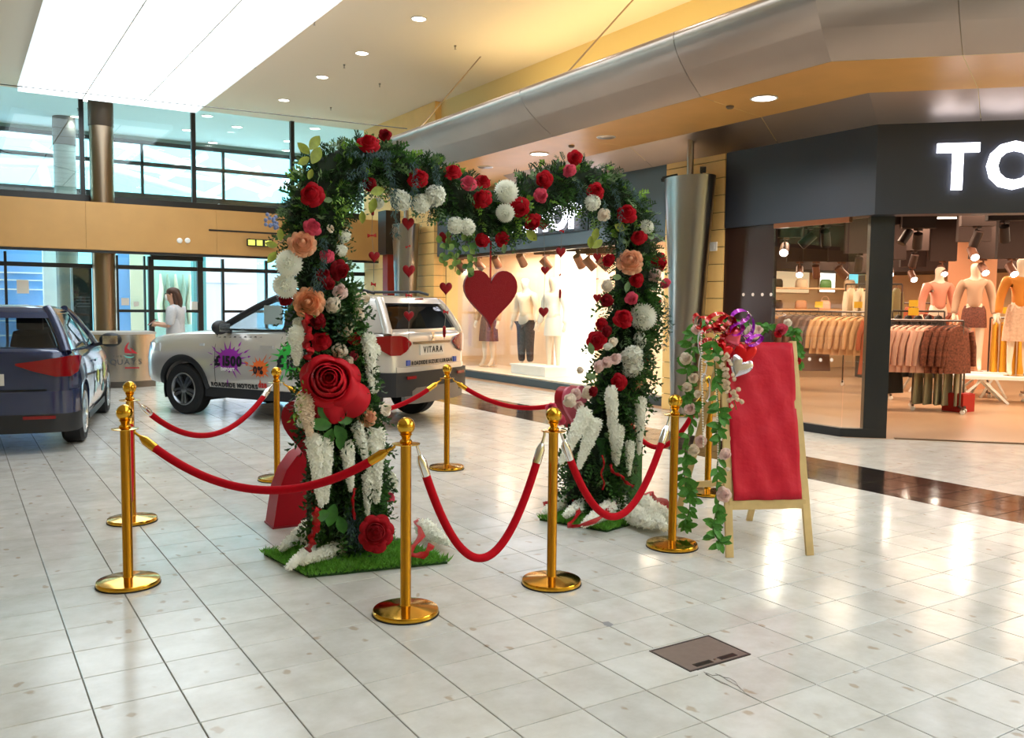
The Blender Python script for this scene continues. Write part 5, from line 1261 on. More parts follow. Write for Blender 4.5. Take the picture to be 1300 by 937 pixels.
for (x, z, rr, c) in ((1.9, .62, .13, '#c6cf5a'), (1.5, .55, .12, '#dfe6e2'), (1.15, .60, .10, '#c6cf5a'), (.9, .5, .09, '#bfe0e0'), (1.75, .42, .08, '#5fa8b0')):
    pts = [(rr * (1 + .5 * (i % 2) * random.random()) * math.cos(2 * PI * i / 22), rr * .7 * (1 + .5 * (i % 2) * random.random()) * math.sin(2 * PI * i / 22)) for i in range(22)]
    hc.decal(poly_mesh(pts, mat('splash ' + c, c, .45), 'splash_sticker'), x, z, -1, 'splash_sticker')
# ================================================================== hanging hearts
def heart_poly(w, h, n=28):
    P = []
    for i in range(n):
        t = 2 * PI * i / n; x = 16 * math.sin(t) ** 3; y = 13 * math.cos(t) - 5 * math.cos(2 * t) - 2 * math.cos(3 * t) - math.cos(4 * t); P.append((x / 32 * w, (y + 2.5) / 29 * h))
    return P[::-1]
def heart_mesh(name, w, h, th, m, puff=.3):
    P = heart_poly(w, h); n = len(P); b = MB(); rings = []
    for y, s in ((-th / 2, .55), (-th / 2 * .8, .86), (-th * .2, 1.0), (th * .2, 1.0), (th / 2 * .8, .86), (th / 2, .55)): rings.append([(px * s, y, pz * s) for px, pz in P])
    b.loft(rings); return b.mesh(name, m, 50)
def slab_heart(name, w, h, th, m):
    return MB().prism(heart_poly(w, h, 44), (0, th / 2, 0), (1, 0, 0), (0, 0, 1), (0, -th, 0)).mesh(name, m, 30)
glit = bpy.data.materials.new('red glitter'); glit.use_nodes = True
nt = glit.node_tree; gb = nt.nodes['Principled BSDF']; gb.inputs['Base Color'].default_value = lin('#8a0414'); gb.inputs['Roughness'].default_value = .45; gb.inputs['Metallic'].default_value = .1; gb.inputs['Specular IOR Level'].default_value = .3
vt = nt.nodes.new('ShaderNodeTexVoronoi'); vt.inputs['Scale'].default_value = 220; tcn = nt.nodes.new('ShaderNodeTexCoord'); nt.links.new(tcn.outputs['Object'], vt.inputs['Vector'])
bpn = nt.nodes.new('ShaderNodeBump'); bpn.inputs['Strength'].default_value = .7; bpn.inputs['Distance'].default_value = .004; nt.links.new(vt.outputs['Color'], bpn.inputs['Height']); nt.links.new(bpn.outputs[0], gb.inputs['Normal'])
hm_s = heart_mesh('heart', 1, 1.05, .28, mat('red heart', '#8f0616', .45, spec=.25, noise=.1))
string_m = mat('thread', '#8a7f78', .7)
ra_ = math.atan2(AD.y, AD.x)
def heart_string(x, ytop, items, label):
    P = ap(x, ytop, 0.02); yb = max(i[1] for i in items) + 10; Q = ap(items[-1][0], yb, .02)
    t = thing('heart_string', label, 'decoration', P, ra_, 'red heart strings in the arch')
    zl = lambda px, py: (ap(px, py, .02) - P)
    def loc(px, py): d = zl(px, py); return Vector((d.dot(AD), 0, d.z))
    MB().tube([(0, 0, 0)] + [tuple(loc(i[0], i[1])) for i in items] + [tuple(loc(items[-1][0], yb))], .0016, 5).obj('thread', string_m, t)
    for px, py, kind, s in items:
        dep = (ap(px, py) - EYEP).dot(FWD); sz = s * dep / FPX
        if kind == 'h' or kind == 's':
            o = link('heart', hm_s, t, loc(px, py), (0, 0, -.35 if kind == 'h' else 1.0), sz)
        else:
            b = MB()
            for sg in (-1, 1): b.prism([(0, 0), (sg * .5, .22), (sg * .5, -.22)], (0, -.04, 0), (1, 0, 0), (0, 0, 1), (0, .08, 0))
            b.ball((0, 0, 0), .12, 8, 6); o = b.obj('bow', rib_m, t, None, loc(px, py)); o.scale = (sz,) * 3; o.rotation_euler = (0, random.uniform(-.4, .4), random.uniform(-.6, .6))
heart_string(473, 245, [(473, 266, 's', 15), (472, 299, 'b', 12), (475, 327, 'h', 14), (474, 361, 'b', 11)], 'string of small red hearts beside the left flower leg')
heart_string(519, 262, [(518, 285, 'h', 16), (518, 313, 'b', 7), (519, 345, 'h', 16), (519, 375, 'b', 11), (519, 402, 'h', 13), (519, 434, 'b', 7)], 'string of red hearts hanging before the car tailgate, ending in a red tassel')
heart_string(565, 280, [(565, 303, 'h', 16), (566, 333, 'b', 8), (566, 367, 'h', 16), (566, 396, 'b', 11), (564, 421, 's', 14)], 'string of red hearts hanging left of the big glitter heart')
heart_string(691, 262, [(690, 285, 'h', 16), (692, 344, 'h', 11), (690, 397, 'h', 13)], 'string of red hearts hanging right of the big glitter heart')
heart_string(711, 262, [(713, 293, 'b', 9), (712, 321, 'h', 13), (711, 349, 'b', 7), (711, 373, 's', 11)], 'string of red hearts hanging before the bright display panel')
heart_string(758, 290, [(758, 327, 'h', 11), (758, 354, 'b', 5), (758, 379, 'h', 11)], 'string of small red hearts at the inner edge of the right flower leg')
P = ap(623, 310, .03); C = ap(623, 380, .03); dep = (C - EYEP).dot(FWD); wH = 71 * dep / FPX; hH = 73 * dep / FPX
bh = thing('glitter_heart', 'big red glitter heart hanging on a red ribbon in the arch', 'heart', P, ra_ - .28)
link('heart', slab_heart('heart', wH, hH, .035, glit), bh, (0, 0, C.z - P.z))
MB().box((-.006, -.0015, C.z - P.z + hH * .25), (.006, .0015, .02)).obj('ribbon', rib_m, bh)
# red heart props by the legs
prop_m = mat('red gloss card', '#a80c20', .4, spec=.25)
Q = fl(372, 664)
pl_ = thing('red_plinth', 'red card plinth with a rounded shoulder standing behind the left flower leg', 'plinth', Q, ra_ - .1)
MB().prism([(-.16, 0), (.22, 0), (.22, .50), (.10, .52), (.0, .47), (-.07, .38), (-.12, .25)], (0, .1, 0), (1, 0, 0), (0, 0, 1), (0, -.2, 0)).obj('panel', prop_m, pl_, 30)
MB().box((-.165, -.105, 0), (.225, .105, .012)).obj('base_edge', mat('dark red edge', '#8c0d1d', .5), pl_)
Q = ap(392, 560, -.2)
hp = thing('heart_box', 'thick red heart shaped box tucked against the left flower leg', 'heart', (Q.x, Q.y, 0.52), ra_ - .7)
link('lid', slab_heart('lid', .30, .36, .10, prop_m), hp, (0, 0, .2)); link('rim', slab_heart('rim', .305, .365, .03, mat('pink card', '#d8687c', .4)), hp, (0, .05, .2))
Q = ap(724, 508, -.06)
hp2 = thing('heart_box', 'thick red heart shaped box peeping out left of the right flower leg', 'heart', (Q.x, Q.y, .60), ra_ + .2)
link('lid', slab_heart('lid', .26, .30, .08, prop_m), hp2, (0, 0, .16)); link('rim', slab_heart('rim', .265, .305, .02, mat('pink card', '#d8687c', .4)), hp2, (0, -.04, .16))
MB().box((-.012, -.01, -.6), (.012, .01, .06)).obj('stand', mat('stand rod', '#26331d', .7), hp2)
MB().box((-.012, -.01, -.52), (.012, .01, .06)).obj('stand', mat('stand rod', '#26331d', .7), hp)

# ================================================================== easel with red paper board and garlands
pine = mat('pine wood', '#d3b57d', .55, noise=.12, nscale=9)
FL, FR = fl(922, 708), fl(1032, 705); ed = (FR - FL).normalized(); en = Vector((-ed.y, ed.x, 0)); EW = (FR - FL).length
ez = thing('easel', 'pine sandwich board easel faced with crinkled red paper', 'easel', FL, math.atan2(ed.y, ed.x))
EH, LEAN = 1.27, .27
def ef(u, v): return Vector((u, LEAN * v / EH, v))               # point on the leaning front frame (local)
for u0, u1 in ((0.02, .05), (EW - .02, EW - .05)): MB().bar(ef(u0, 0.0), ef(u1, EH), .045, .022, (0, 1, 0)).obj('stile', pine, ez)
MB().bar(ef(.03, .30), ef(EW - .03, .30), .022, .055, (0, 0, 1)).obj('rail', pine, ez)
MB().bar(ef(.05, EH - .03), ef(EW - .05, EH - .03), .022, .045, (0, 0, 1)).obj('rail', pine, ez)
BKL, BKR = fl(856, 668) - FL, fl(951, 661) - FL
lo_ = lambda v: Vector((v.dot(ed), v.dot(en), v.z))
for bk, u in ((lo_(BKL), .06), (lo_(BKR), EW - .06)): MB().bar((bk.x, bk.y, 0), ef(u, EH - .02) + Vector((0, .03, 0)), .04, .02, (0, 1, 0)).obj('back_leg', pine, ez)
MB().bar((lo_(BKL).x * .8 + .02, lo_(BKL).y * .8 + .06, .3), (lo_(BKR).x * .8 + .1, lo_(BKR).y * .8 + .06, .3), .02, .04).obj('back_rail', pine, ez)
b = MB(); n = 18; random.seed(5)
for j in range(n + 1):
    v = .33 + (EH - .335) * j / n
    for i in range(n + 1):
        u = .055 + (EW - .11) * i / n; p = ef(u, v); p.y -= .016 + .005 * math.sin(i * .9 + j * .7) + .004 * math.sin(j * 1.7 - i * .4) + random.uniform(0, .007); b.v.append(tuple(p))
for j in range(n):
    for i in range(n): k = j * (n + 1) + i; b.f.append((k, k + 1, k + n + 2, k + n + 1))
po = b.obj('red_paper', mat('red paper', '#c4142e', .5, spec=.3, bump=1.0, bscale=9), ez, 180)
so = po.modifiers.new('t', 'SOLIDIFY'); so.thickness = .002
MB().prism([(.05, .31), (EW - .05, .31), (EW - .06, EH - .02), (.06, EH - .02)], ef(0, 0) + Vector((0, -.006, 0)), (1, 0, 0), (0, LEAN / EH, 1), (0, .012, 0)).obj('board', pine, ez)
# garlands: stems with single leaves and pale roses
gar_leaf = leaf_mat('garland leaf', '#4f8f33'); gleaf = None
def gleaf_mesh():
    b = MB(); nn = 5; L, wd = 1.0, .5
    for i in range(nn + 1):
        t = i / nn; w_ = wd * .5 * math.sin(PI * min(1, t * .95 + .05)) ** .8
        for s_ in (-1, 0, 1): b.v.append((t * L, s_ * w_, -.18 * t * t + .10 * abs(s_) * math.sin(PI * t)))
    for i in range(nn):
        for s_ in range(2): k = i * 3 + s_; b.f.append((k, k + 3, k + 4, k + 1))
    return b.mesh('leaf', gar_leaf, 180)
gleaf = gleaf_mesh()
EPL = FL + ed * .05                                              # depth reference
def garland(pts, depthP, label, roses, dens=1.0, lpx=15, twist=1):
    P = [at(x, y, depthP) for x, y in pts]; O = P[0].copy(); t = thing('leaf_garland', label, 'garland', O)
    C_ = [Vector(p) for p in cubic([tuple(p) for p in P], 6)]
    MB().tube([p - O for p in C_], .004, 5).obj('stem', mat('garland stem', '#4a6b2c', .7), t)
    dp = (Vector(depthP) - EYEP).dot(FWD)
    for i in range(int(len(C_) * 1.6 * dens)):
        p = C_[random.randrange(len(C_))]; s = lpx * dp / FPX * random.uniform(.75, 1.2)
        d = (Vector((0, 0, random.uniform(-.9, .2))) + r_ax * random.uniform(-1, 1) - FWD * random.uniform(-.1, .5)).normalized()
        o = link('leaf', gleaf, t); y_ = (-FWD + rv() * .5).cross(d).normalized(); mm = Matrix((d, y_, d.cross(y_))).transposed().to_4x4() @ Matrix.Diagonal((s, s, s, 1)); mm.translation = p - O + rv() * .008; o.matrix_local = mm
    for x, y, d, m in roses: bloom('rose', m, at(x, y, Vector(depthP) - FWD * .04), -FWD + rv() * .4, d * dp / FPX * 1.15, t, root=O)
D1 = FL + Vector((0, 0, .5)) - FWD * .05
D2 = fl(856, 668) - FWD * .05
Dm = FL + en * .25
garland([(882, 412), (876, 450), (872, 490), (880, 520), (872, 560), (868, 600), (876, 640), (868, 668)], Dm + en * .1, 'leafy garland with pale roses trailing down the rear leg of the easel', [(871, 455, 15, petal_cream), (880, 480, 12, petal_cream), (876, 519, 14, petal_blush), (890, 560, 14, petal_blush), (881, 572, 14, petal_cream), (886, 500, 10, petal_cream), (872, 492, 12, petal_cream)], 1.5)
garland([(905, 430), (908, 470), (912, 520), (914, 560), (910, 600), (912, 640), (905, 670), (915, 690)], D1, 'leafy garland with pink roses trailing down the front stile of the easel', [(921, 577, 15, petal_blush), (919, 628, 18, petal_blush), (924, 596, 6, petal_cream)], 1.5)
Dt = FL + ed * .25 + en * LEAN - FWD * .03
garland([(890, 415), (920, 408), (945, 412), (965, 415), (985, 412), (1008, 420), (1010, 440), (1012, 460)], Dt, 'flower garland along the top edge of the easel', [(955, 422, 18, petal_cream), (962, 418, 12, petal_blush), (992, 418, 14, petal_pink), (988, 424, 9, petal_red), (1000, 410, 10, petal_cream), (884, 418, 12, petal_blush), (1013, 458, 8, petal_red)], 1.6, 12)
# strings of white blossom and beads
for xs0, lab in (((890, 425), 'thin bead string hanging on the inner side of the easel'), ((909, 470), 'twin bead strings hanging over the easel stile')):
    t = thing('bead_string', lab, 'beads', at(*xs0, D1)); O = Vector(t.location); bm_ = MB().ball((0, 0, 0), .006, 6, 4).mesh('bead', mat('pearl', '#eee6d8', .25), 60)
    yb = 570 if xs0[0] < 900 else 600
    MB().tube([at(xs0[0] + k * .4, xs0[1] + (yb - xs0[1]) * k / 8, D1) - O for k in range(9)], .0015, 4).obj('thread', string_m, t)
    for k in range(44): link('bead', bm_, t, at(xs0[0] + k * .07, xs0[1] + (yb - xs0[1]) * k / 44, D1) - O)
petl = thing('blossom_spray', 'spray of tiny white blossoms trailing over the red paper', 'flowers', at(915, 455, D1)); O = Vector(petl.location)
for k in range(44):
    t_ = k / 44; p = at(915 + 20 * t_ + random.uniform(-8, 8), 452 + 64 * t_ + random.uniform(-6, 6), D1 - FWD * .03); o = link('blossom', bloom_mesh('chrys', petal_cream), petl, p - O, (random.uniform(0, 3), random.uniform(0, 3), 0), .032)
MB().tube([at(915, 450, D1) - O, at(925, 485, D1) - O, at(935, 520, D1) - O], .003, 5).obj('stem', mat('garland stem', '#4a6b2c', .7), petl)
# metallic ribbon loops and foil hearts
def loops(name, label, m, spec, D, th=.03):
    t = thing(name, label, 'ribbon', at(spec[0][0], spec[0][1], D)); O = Vector(t.location); dp = (Vector(D) - EYEP).dot(FWD)
    for k, (x, y, rx, ry, a) in enumerate(spec):
        c = at(x, y, Vector(D) - FWD * random.uniform(0, .06)) - O; b = MB(); nn = 18; rx, ry = rx * 1.25 * dp / FPX, ry * 1.25 * dp / FPX
        for j in range(nn + 1):
            t_ = 2 * PI * j / nn; e1 = r_ax * math.cos(a) + u_ax * math.sin(a); e2 = u_ax * math.cos(a) - r_ax * math.sin(a)
            p = c + e1 * rx * math.cos(t_) + e2 * ry * math.sin(t_) - FWD * .01 * math.sin(t_ * 2); w_ = (FWD + e2 * .4).normalized() * th / 2
            b.v += [tuple(p - w_), tuple(p + w_)]
            if j: b.f.append((2 * j - 2, 2 * j - 1, 2 * j + 1, 2 * j))
        b.obj('loop', m, t, 180)
    return t, O
foilr, foilp, foilk, foils = mat('red foil', '#d80a1c', .16, .35), mat('purple foil', '#c41fd8', .16, .35), mat('pink foil', '#f0607e', .14, .35), mat('silver foil', '#d8d4e2', .12, .8)
DF = FL + ed * .1 + en * .2 - FWD * .12
loops('ribbon_bow', 'shiny red ribbon loops bunched on the easel corner', foilr, [(905, 425, 12, 9, .2), (895, 412, 9, 7, -.6), (912, 408, 12, 8, .3), (922, 412, 10, 8, 1.0), (900, 438, 9, 6, .2), (918, 428, 10, 7, -.4), (908, 444, 8, 6, .8), (928, 420, 8, 8, 0), (885, 408, 4, 7, 0), (915, 418, 8, 7, .2), (925, 435, 8, 6, -.6)], DF, .06)
loops('ribbon_bow', 'shiny purple ribbon loop standing above the easel corner', foilp, [(943, 410, 11, 14, .4), (935, 418, 8, 5, .6), (948, 420, 5, 12, .2), (958, 432, 9, 4, .5), (940, 402, 9, 6, .3)], DF, .045)
loops('ribbon_bow', 'white lace ribbon hanging down the easel stile', mat('white lace', '#e6dede', .6), [(893, 440, 5, 16, .1), (892, 465, 4, 14, -.1), (896, 492, 4, 14, .1)], DF, .03)
for x, y, s, m, rot, lab in ((932, 430, 24, foilk, -.5, 'pink foil heart at the knot of the ribbons on the easel'), (946, 452, 28, foilr, .1, 'glossy red foil heart balloon on the red paper'), (938, 468, 30, foils, .5, 'silver foil heart hanging below the red one on the easel'), (917, 446, 22, foilr, .6, 'crumpled red foil heart near the easel stile')):
    c = at(x, y, DF - FWD * .03); dp = (c - EYEP).dot(FWD); o = link('foil_heart', heart_mesh('foil_heart', 1, 1.1, .3, m))
    mm = Matrix((r_ax, FWD, u_ax)).transposed().to_4x4() @ Matrix.Rotation(rot, 4, 'Y') @ Matrix.Diagonal((s * dp / FPX,) * 3 + (1,)); mm.translation = c; o.matrix_world = mm; tag(o, lab, 'heart')

# ================================================================== figures (skin modifier)
def skin_mesh(name, verts, edges, radii, m, sub=2, root=0):
    me = bpy.data.meshes.new(name); me.from_pydata(verts, edges, []); o = bpy.data.objects.new(name, me); COL.objects.link(o)
    sk = o.modifiers.new('s', 'SKIN'); sk.use_smooth_shade = True
    for i, r in enumerate(radii):
        d = me.skin_vertices[0].data[i]; d.radius = r if hasattr(r, '__len__') else (r, r); d.use_root = (i == root)
    sb_ = o.modifiers.new('u', 'SUBSURF'); sb_.levels = sub; sb_.render_levels = sub
    dg = bpy.context.evaluated_depsgraph_get(); out = bpy.data.meshes.new_from_object(o.evaluated_get(dg)); out.name = name
    bpy.data.objects.remove(o); out.materials.clear(); out.materials.append(m); out.shade_smooth(); return out
def chain(V, E, Rr, start, pts):
    k = start
    for p, r in pts: V.append(p); Rr.append(r); E.append((k, len(V) - 1)); k = len(V) - 1
    return k
def human(arms, s=1.0, heel=.0, head_fwd=.03, face=True):
    V, E, Rr = [(0, 0, .95)], [], [(.13, .10)]
    sp = chain(V, E, Rr, 0, [((0, 0, 1.10), (.12, .09)), ((.0, 0, 1.26), (.14, .095)), ((-.005, 0, 1.38), (.10, .075)), ((0, 0, 1.455), .05), ((head_fwd, 0, 1.525), (.07, .08)), ((head_fwd + .005, 0, 1.60), (.088, .105)), ((head_fwd - .005, 0, 1.68), (.075, .09))])
    ch = 2
    for sg in (1, -1):
        k = chain(V, E, Rr, 3, [((-.005, sg * .15, 1.385), .055), ((-.005, sg * .195, 1.33), .05), (arms[sg][0], .04), (arms[sg][1], .028)])
        w0, e0 = Vector(arms[sg][1]), Vector(arms[sg][0]); d = (w0 - e0).normalized(); pal = w0 + d * .06; kp = chain(V, E, Rr, k, [(tuple(pal), .026)])
        sd = d.cross(Vector((0, sg, .3))).normalized(); cl_ = Vector((0, -sg, -.4)).normalized()
        for i, L in enumerate((.055, .065, .06, .048)): 
            b0 = pal + sd * (i - 1.5) * .017 + d * .022; chain(V, E, Rr, kp, [(tuple(b0), .010), (tuple(b0 + d * L * .55 + cl_ * .008), .009), (tuple(b0 + d * L * .85 + cl_ * .028), .008)])
        tb = pal - sd * .03 - d * .02; chain(V, E, Rr, kp, [(tuple(tb + cl_ * .012), .011), (tuple(tb + d * .035 + cl_ * .03), .009)])
        chain(V, E, Rr, 0, [((0, sg * .085, .86), .088), ((.01, sg * .095, .50), .058), ((-.01, sg * .1, .11 + heel), .037), ((.06, sg * .105, .045 + heel * .3), .034), ((.15, sg * .11, .03), .026)])
    return V, E, Rr
def garment(V, E, Rr, keep, grow, m, name, extra=None):
    idx = {o: i for i, o in enumerate(keep)}
    vs, es, rs = [V[i] for i in keep], [(idx[a], idx[c]) for a, c in E if a in idx and c in idx], [tuple(x + grow for x in (Rr[i] if hasattr(Rr[i], '__len__') else (Rr[i], Rr[i]))) for i in keep]
    if extra: vs.append(extra[0]); rs.append(extra[1]); es.append((0, len(vs) - 1))
    return skin_mesh(name, vs, es, rs, m)
skin_m = mat('skin', '#d9a78c', .5)
fx = Vector((-.86, .51, 0))
ps = thing('person', 'person with long brown hair in a pale top holding a phone', 'person', (3.05, 15.05, 0), math.atan2(fx.y, fx.x))
V, E, Rr = human({1: ((.02, .24, 1.10), (.26, .10, 1.12)), -1: ((.02, -.24, 1.10), (.26, -.08, 1.13))}, head_fwd=.045)
k_ = .985
link('body', skin_mesh('body', V, E, Rr, skin_m), ps, None, None, k_)
top_idx = [0, 1, 2, 3]; arm = lambda base: [base, base + 1, base + 2]
i1 = 8; n_arm = 4 + 1 + 12 + 2; n_leg = 5; i2 = i1 + n_arm + n_leg
link('striped_top', garment(V, E, Rr, [0, 1, 2, 3, i1, i1 + 1, i1 + 2, i2, i2 + 1, i2 + 2], .034, mat('striped top', '#c3c6cc', .8, noise=.06, nscale=30), 'striped_top', ((0, 0, .80), (.17, .135))), ps, None, None, k_)
l1, l2 = i1 + n_arm, i2 + n_arm
link('trousers', garment(V, E, Rr, [0, l1, l1 + 1, l1 + 2, l2, l2 + 1, l2 + 2], .028, mat('dark trousers', '#20222a', .8), 'trousers', ((0, 0, 1.03), (.14, .115))), ps, None, None, k_)
for lg in (l1, l2): link('shoe', garment(V, E, Rr, [lg + 2, lg + 3, lg + 4], .014, mat('dark shoe', '#2a2a2e', .6), 'shoe'), ps, None, None, k_)
hair_m = mat('brown hair', '#4a2f22', .6, noise=.2, nscale=20)
hv = skin_mesh('hair', [(.02, 0, 1.69), (-.03, 0, 1.64), (-.055, 0, 1.55), (-.07, 0, 1.46), (-.06, 0, 1.37), (-.01, .055, 1.62), (-.03, .06, 1.50), (-.03, .06, 1.40), (-.01, -.055, 1.62), (-.03, -.06, 1.50), (-.03, -.06, 1.40)], [(0, 1), (1, 2), (2, 3), (3, 4), (1, 5), (5, 6), (6, 7), (1, 8), (8, 9), (9, 10)], [.07, .085, .075, .06, .04, .04, .035, .025, .04, .035, .025], hair_m)
link('hair', hv, ps, None, None, k_)
MB().ball((.028, 0, 1.632), .1, 16, 10, (1.08, .95, .78)).obj('hair_crown', hair_m, ps, 60)
rg = lambda z, a_, b_: [(a_ * math.cos(t), b_ * math.sin(t), z) for t in (2 * PI * j / 24 for j in range(24))]
MB().loft([rg(.80, .145, .185), rg(.92, .14, .18), rg(1.06, .125, .16), rg(1.2, .11, .15)]).obj('top_hem', MATS['striped top'], ps, 60)
MB().loft([rg(.72, .11, .16), rg(.85, .13, .17), rg(.98, .12, .155)]).obj('trouser_waist', MATS['dark trousers'], ps, 60)
MB().ball((.128, 0, 1.548), .058, 12, 8, (.55, 1.0, 1.0)).obj('face_mask', white_m, ps, 60)
for sg in (-1, 1): MB().ball((.135, sg * .032, 1.605), .010, 8, 6).obj('eye', black_m, ps, 60)
MB().tube([(.135, 0, 1.61), (.158, 0, 1.58), (.14, 0, 1.575)], [.008, .012, .008], 8).obj('nose', skin_m, ps, 60)
for sg in (-1, 1): MB().ball((.03, sg * .083, 1.595), .022, 8, 6, (.7, .4, 1.2)).obj('ear', skin_m, ps, 60)
tag(MB().box((-.004, -.038, -.075), (.006, .038, .075)).obj('mobile_phone', mat('phone', '#7c2a1e', .3), None, None, tuple(Vector((3.05, 15.05, 1.14)) + fx * .375), (0, -.9, math.atan2(fx.y, fx.x))), 'reddish phone held by the person at the doors', 'phone')
# ================================================================== shop contents
rail_m = mat('rail metal', '#6b6360', .3, .9); mann_m = mat('mannequin cream', '#ecd9c4', .45)
def mannequin(P, rz, label, top, bottom, kind, s=1.08, sleeves=True, plinth=None, group=None):
    t = thing('mannequin', label, 'mannequin', P, rz, group); t.scale = (s,) * 3
    V, E, Rr = MAN; link('body', MAN_ME, t)
    if top:
        keep = [0, 1, 2, 3, i1, i1 + 1, i1 + 2, i2, i2 + 1, i2 + 2] + ([i1 + 3, i2 + 3] if sleeves else [])
        link('top', garment(V, E, Rr, keep, .024, top, 'top'), t)
    if kind == 'skirt':
        b = MB(); rings = []
        for z, r in ((1.02, .135), (.95, .16), (.8, .185), (.65, .20), (.5, .21)): rings.append([((r * .72 + .012 * math.sin(7 * a)) * math.cos(a), (r + .012 * math.sin(9 * a)) * math.sin(a), z) for a in (2 * PI * j / 36 for j in range(36))])
        b.loft(rings); b.obj('skirt', bottom, t, 60)
    elif kind == 'short_skirt':
        b = MB(); rings = []
        for z, r in ((1.02, .135), (.95, .165), (.8, .18), (.68, .185)): rings.append([(r * .75 * math.cos(a), r * math.sin(a), z) for a in (2 * PI * j / 32 for j in range(32))])
        b.loft(rings); b.obj('skirt', bottom, t, 60)
    elif kind == 'trousers':
        l1, l2 = i1 + n_arm, i2 + n_arm; link('trousers', garment(V, E, Rr, [0, l1, l1 + 1, l1 + 2, l2, l2 + 1, l2 + 2], .026, bottom, 'trousers'), t)
    MB().lathe([(.17, 0), (.17, .008), (.02, .012)], n=24).obj('stand', chrome_m, t, 40)
    MB().cyl((-.05, .1, .01), (-.04, .1, .25), .008, n=8).obj('stand_rod', chrome_m, t)
    return t
MAN = human({1: ((-.03, .25, 1.12), (.05, .28, .88)), -1: ((-.03, -.25, 1.12), (.05, -.28, .88))}, heel=.06)
MAN_ME = skin_mesh('mannequin_body', *MAN, mann_m)
def face(P): return math.atan2(-P[1], -P[0])
def deck_table(P, w, d, h, rz, label):
    t = thing('display_table', label, 'table', P, rz)
    MB().box((-w / 2, -d / 2, h - .05), (w / 2, d / 2, h)).obj('top', white_m, t)
    for y in (-d / 2 + .06, d / 2 - .06):
        for sx in (-1, 1):
            for dx in (-1, 1): MB().bar((sx * w * .28, y, h - .05), (sx * w * .28 + dx * w * .2, y, 0), .035, .035).obj('trestle_leg', white_m, t)
p3 = at(1288, 470, fl(1255, 512)); tp = Vector((14.35, 7.55, 0)); deck_table(tp, 1.9, .7, .43, A45 - .1, 'white trestle display table carrying the mannequin in the orange jumper')
mannequin((14.35, 7.55, .43), face(tp) + .2, 'mannequin in an orange jumper and a pale patterned midi skirt', mat('orange jumper', '#d98a35', .85), mat('cream patterned cloth', '#d9b49a', .85, noise=.15, nscale=30), 'skirt', 1.12)
P1 = at(1233, 470, (14.6, 8.6, .4)); P1.z = 0
deck_table((P1.x, P1.y, 0), 1.0, .7, .43, A45, 'white display table carrying the mannequin in the short snake print skirt')
mannequin((P1.x, P1.y, .43), face(P1), 'mannequin in a greige jumper and a short snake print skirt', mat('greige jumper', '#b9987f', .85), mat('snake print', '#6b3a2c', .7, noise=.5, nscale=45), 'short_skirt', 1.10)
P2 = at(1187, 470, (14.9, 9.4, .4)); P2.z = 0
deck_table((P2.x, P2.y, 0), 1.0, .7, .40, A45, 'white display table carrying the mannequin in the pink blazer')
mannequin((P2.x, P2.y, .40), face(P2) + .4, 'mannequin in a dusty pink blazer and rust trousers', mat('pink blazer', '#d78f77', .8), mat('rust cloth', '#8c452f', .8), 'trousers', 1.10)
# garments on hangers
GM = {}
def garment_mesh(kind):
    if kind in GM: return GM[kind]
    b = MB(); rings = []
    L = {'shirt': .68, 'coat': 1.0, 'skirt': .62, 'trousers': .95}[kind]
    prof = {'shirt': ((0, .05), (.03, .16), (.10, .235), (.25, .225), (.5, .235), (.68, .25)), 'coat': ((0, .05), (.03, .17), (.10, .24), (.3, .225), (.7, .25), (1.0, .28)), 'skirt': ((0, .15), (.05, .16), (.3, .2), (.62, .24)), 'trousers': ((0, .15), (.1, .17), (.5, .16), (.95, .13))}[kind]
    for z, w in prof: rings.append([(w * math.cos(a), (.035 + .012 * math.sin(4 * a + z * 3)) * math.sin(a) * (1 + z * .5), -z) for a in (2 * PI * j / 24 for j in range(24))])
    b.loft(rings)
    if kind in ('shirt', 'coat'):
        for sg in (-1, 1): b.tube([(sg * .2, 0, -.08), (sg * .27, 0, -.3), (sg * .29, 0, -.58)], [.06, .055, .045], 8, flat=.8)
    GM[kind] = b; return b
GC = {}
hook_me = MB().tube([(-.2, 0, -.04), (0, 0, .02), (.2, 0, -.04)], .006, 6).tube([(0, 0, .02), (0, 0, .06), (.015, 0, .075), (.0, 0, .09), (-.012, 0, .08)], .004, 6).mesh('hanger', rail_m)
def hang(P, rz, kind, m, label, group, s=1.0):
    t = thing('hanging_garment', label, 'clothes', (P[0], P[1], P[2] - .075), rz, group); t.scale = (s,) * 3
    if (kind, m.name) not in GC: GC[(kind, m.name)] = garment_mesh(kind).mesh('cloth', m, 60)
    link('cloth', GC[(kind, m.name)], t); link('hanger', hook_me, t)
def rack(A, B, z, label, feet=True):
    A, B = Vector(A), Vector(B); c = (A + B) / 2; t = thing('clothes_rail', label, 'clothes rail', (c.x, c.y, 0)); a, b_ = A - c, B - c; d = (b_ - a).normalized(); n_ = Vector((-d.y, d.x, 0))
    MB().cyl((a.x, a.y, z), (b_.x, b_.y, z), .016, n=10).obj('rail', rail_m, t)
    for e in (a, b_):
        MB().cyl((e.x, e.y, .06), (e.x, e.y, z), .014, n=10).obj('upright', rail_m, t)
        MB().bar(e + n_ * .28 + Vector((0, 0, .08)), e - n_ * .28 + Vector((0, 0, .08)), .03, .03).obj('foot', rail_m, t)
        for sg in (-1, 1): q_ = e + n_ * .26 * sg; MB().cyl((q_.x - .012, q_.y, .033), (q_.x + .012, q_.y, .033), .033, n=12).obj('castor', white_m, t)
    return A, B
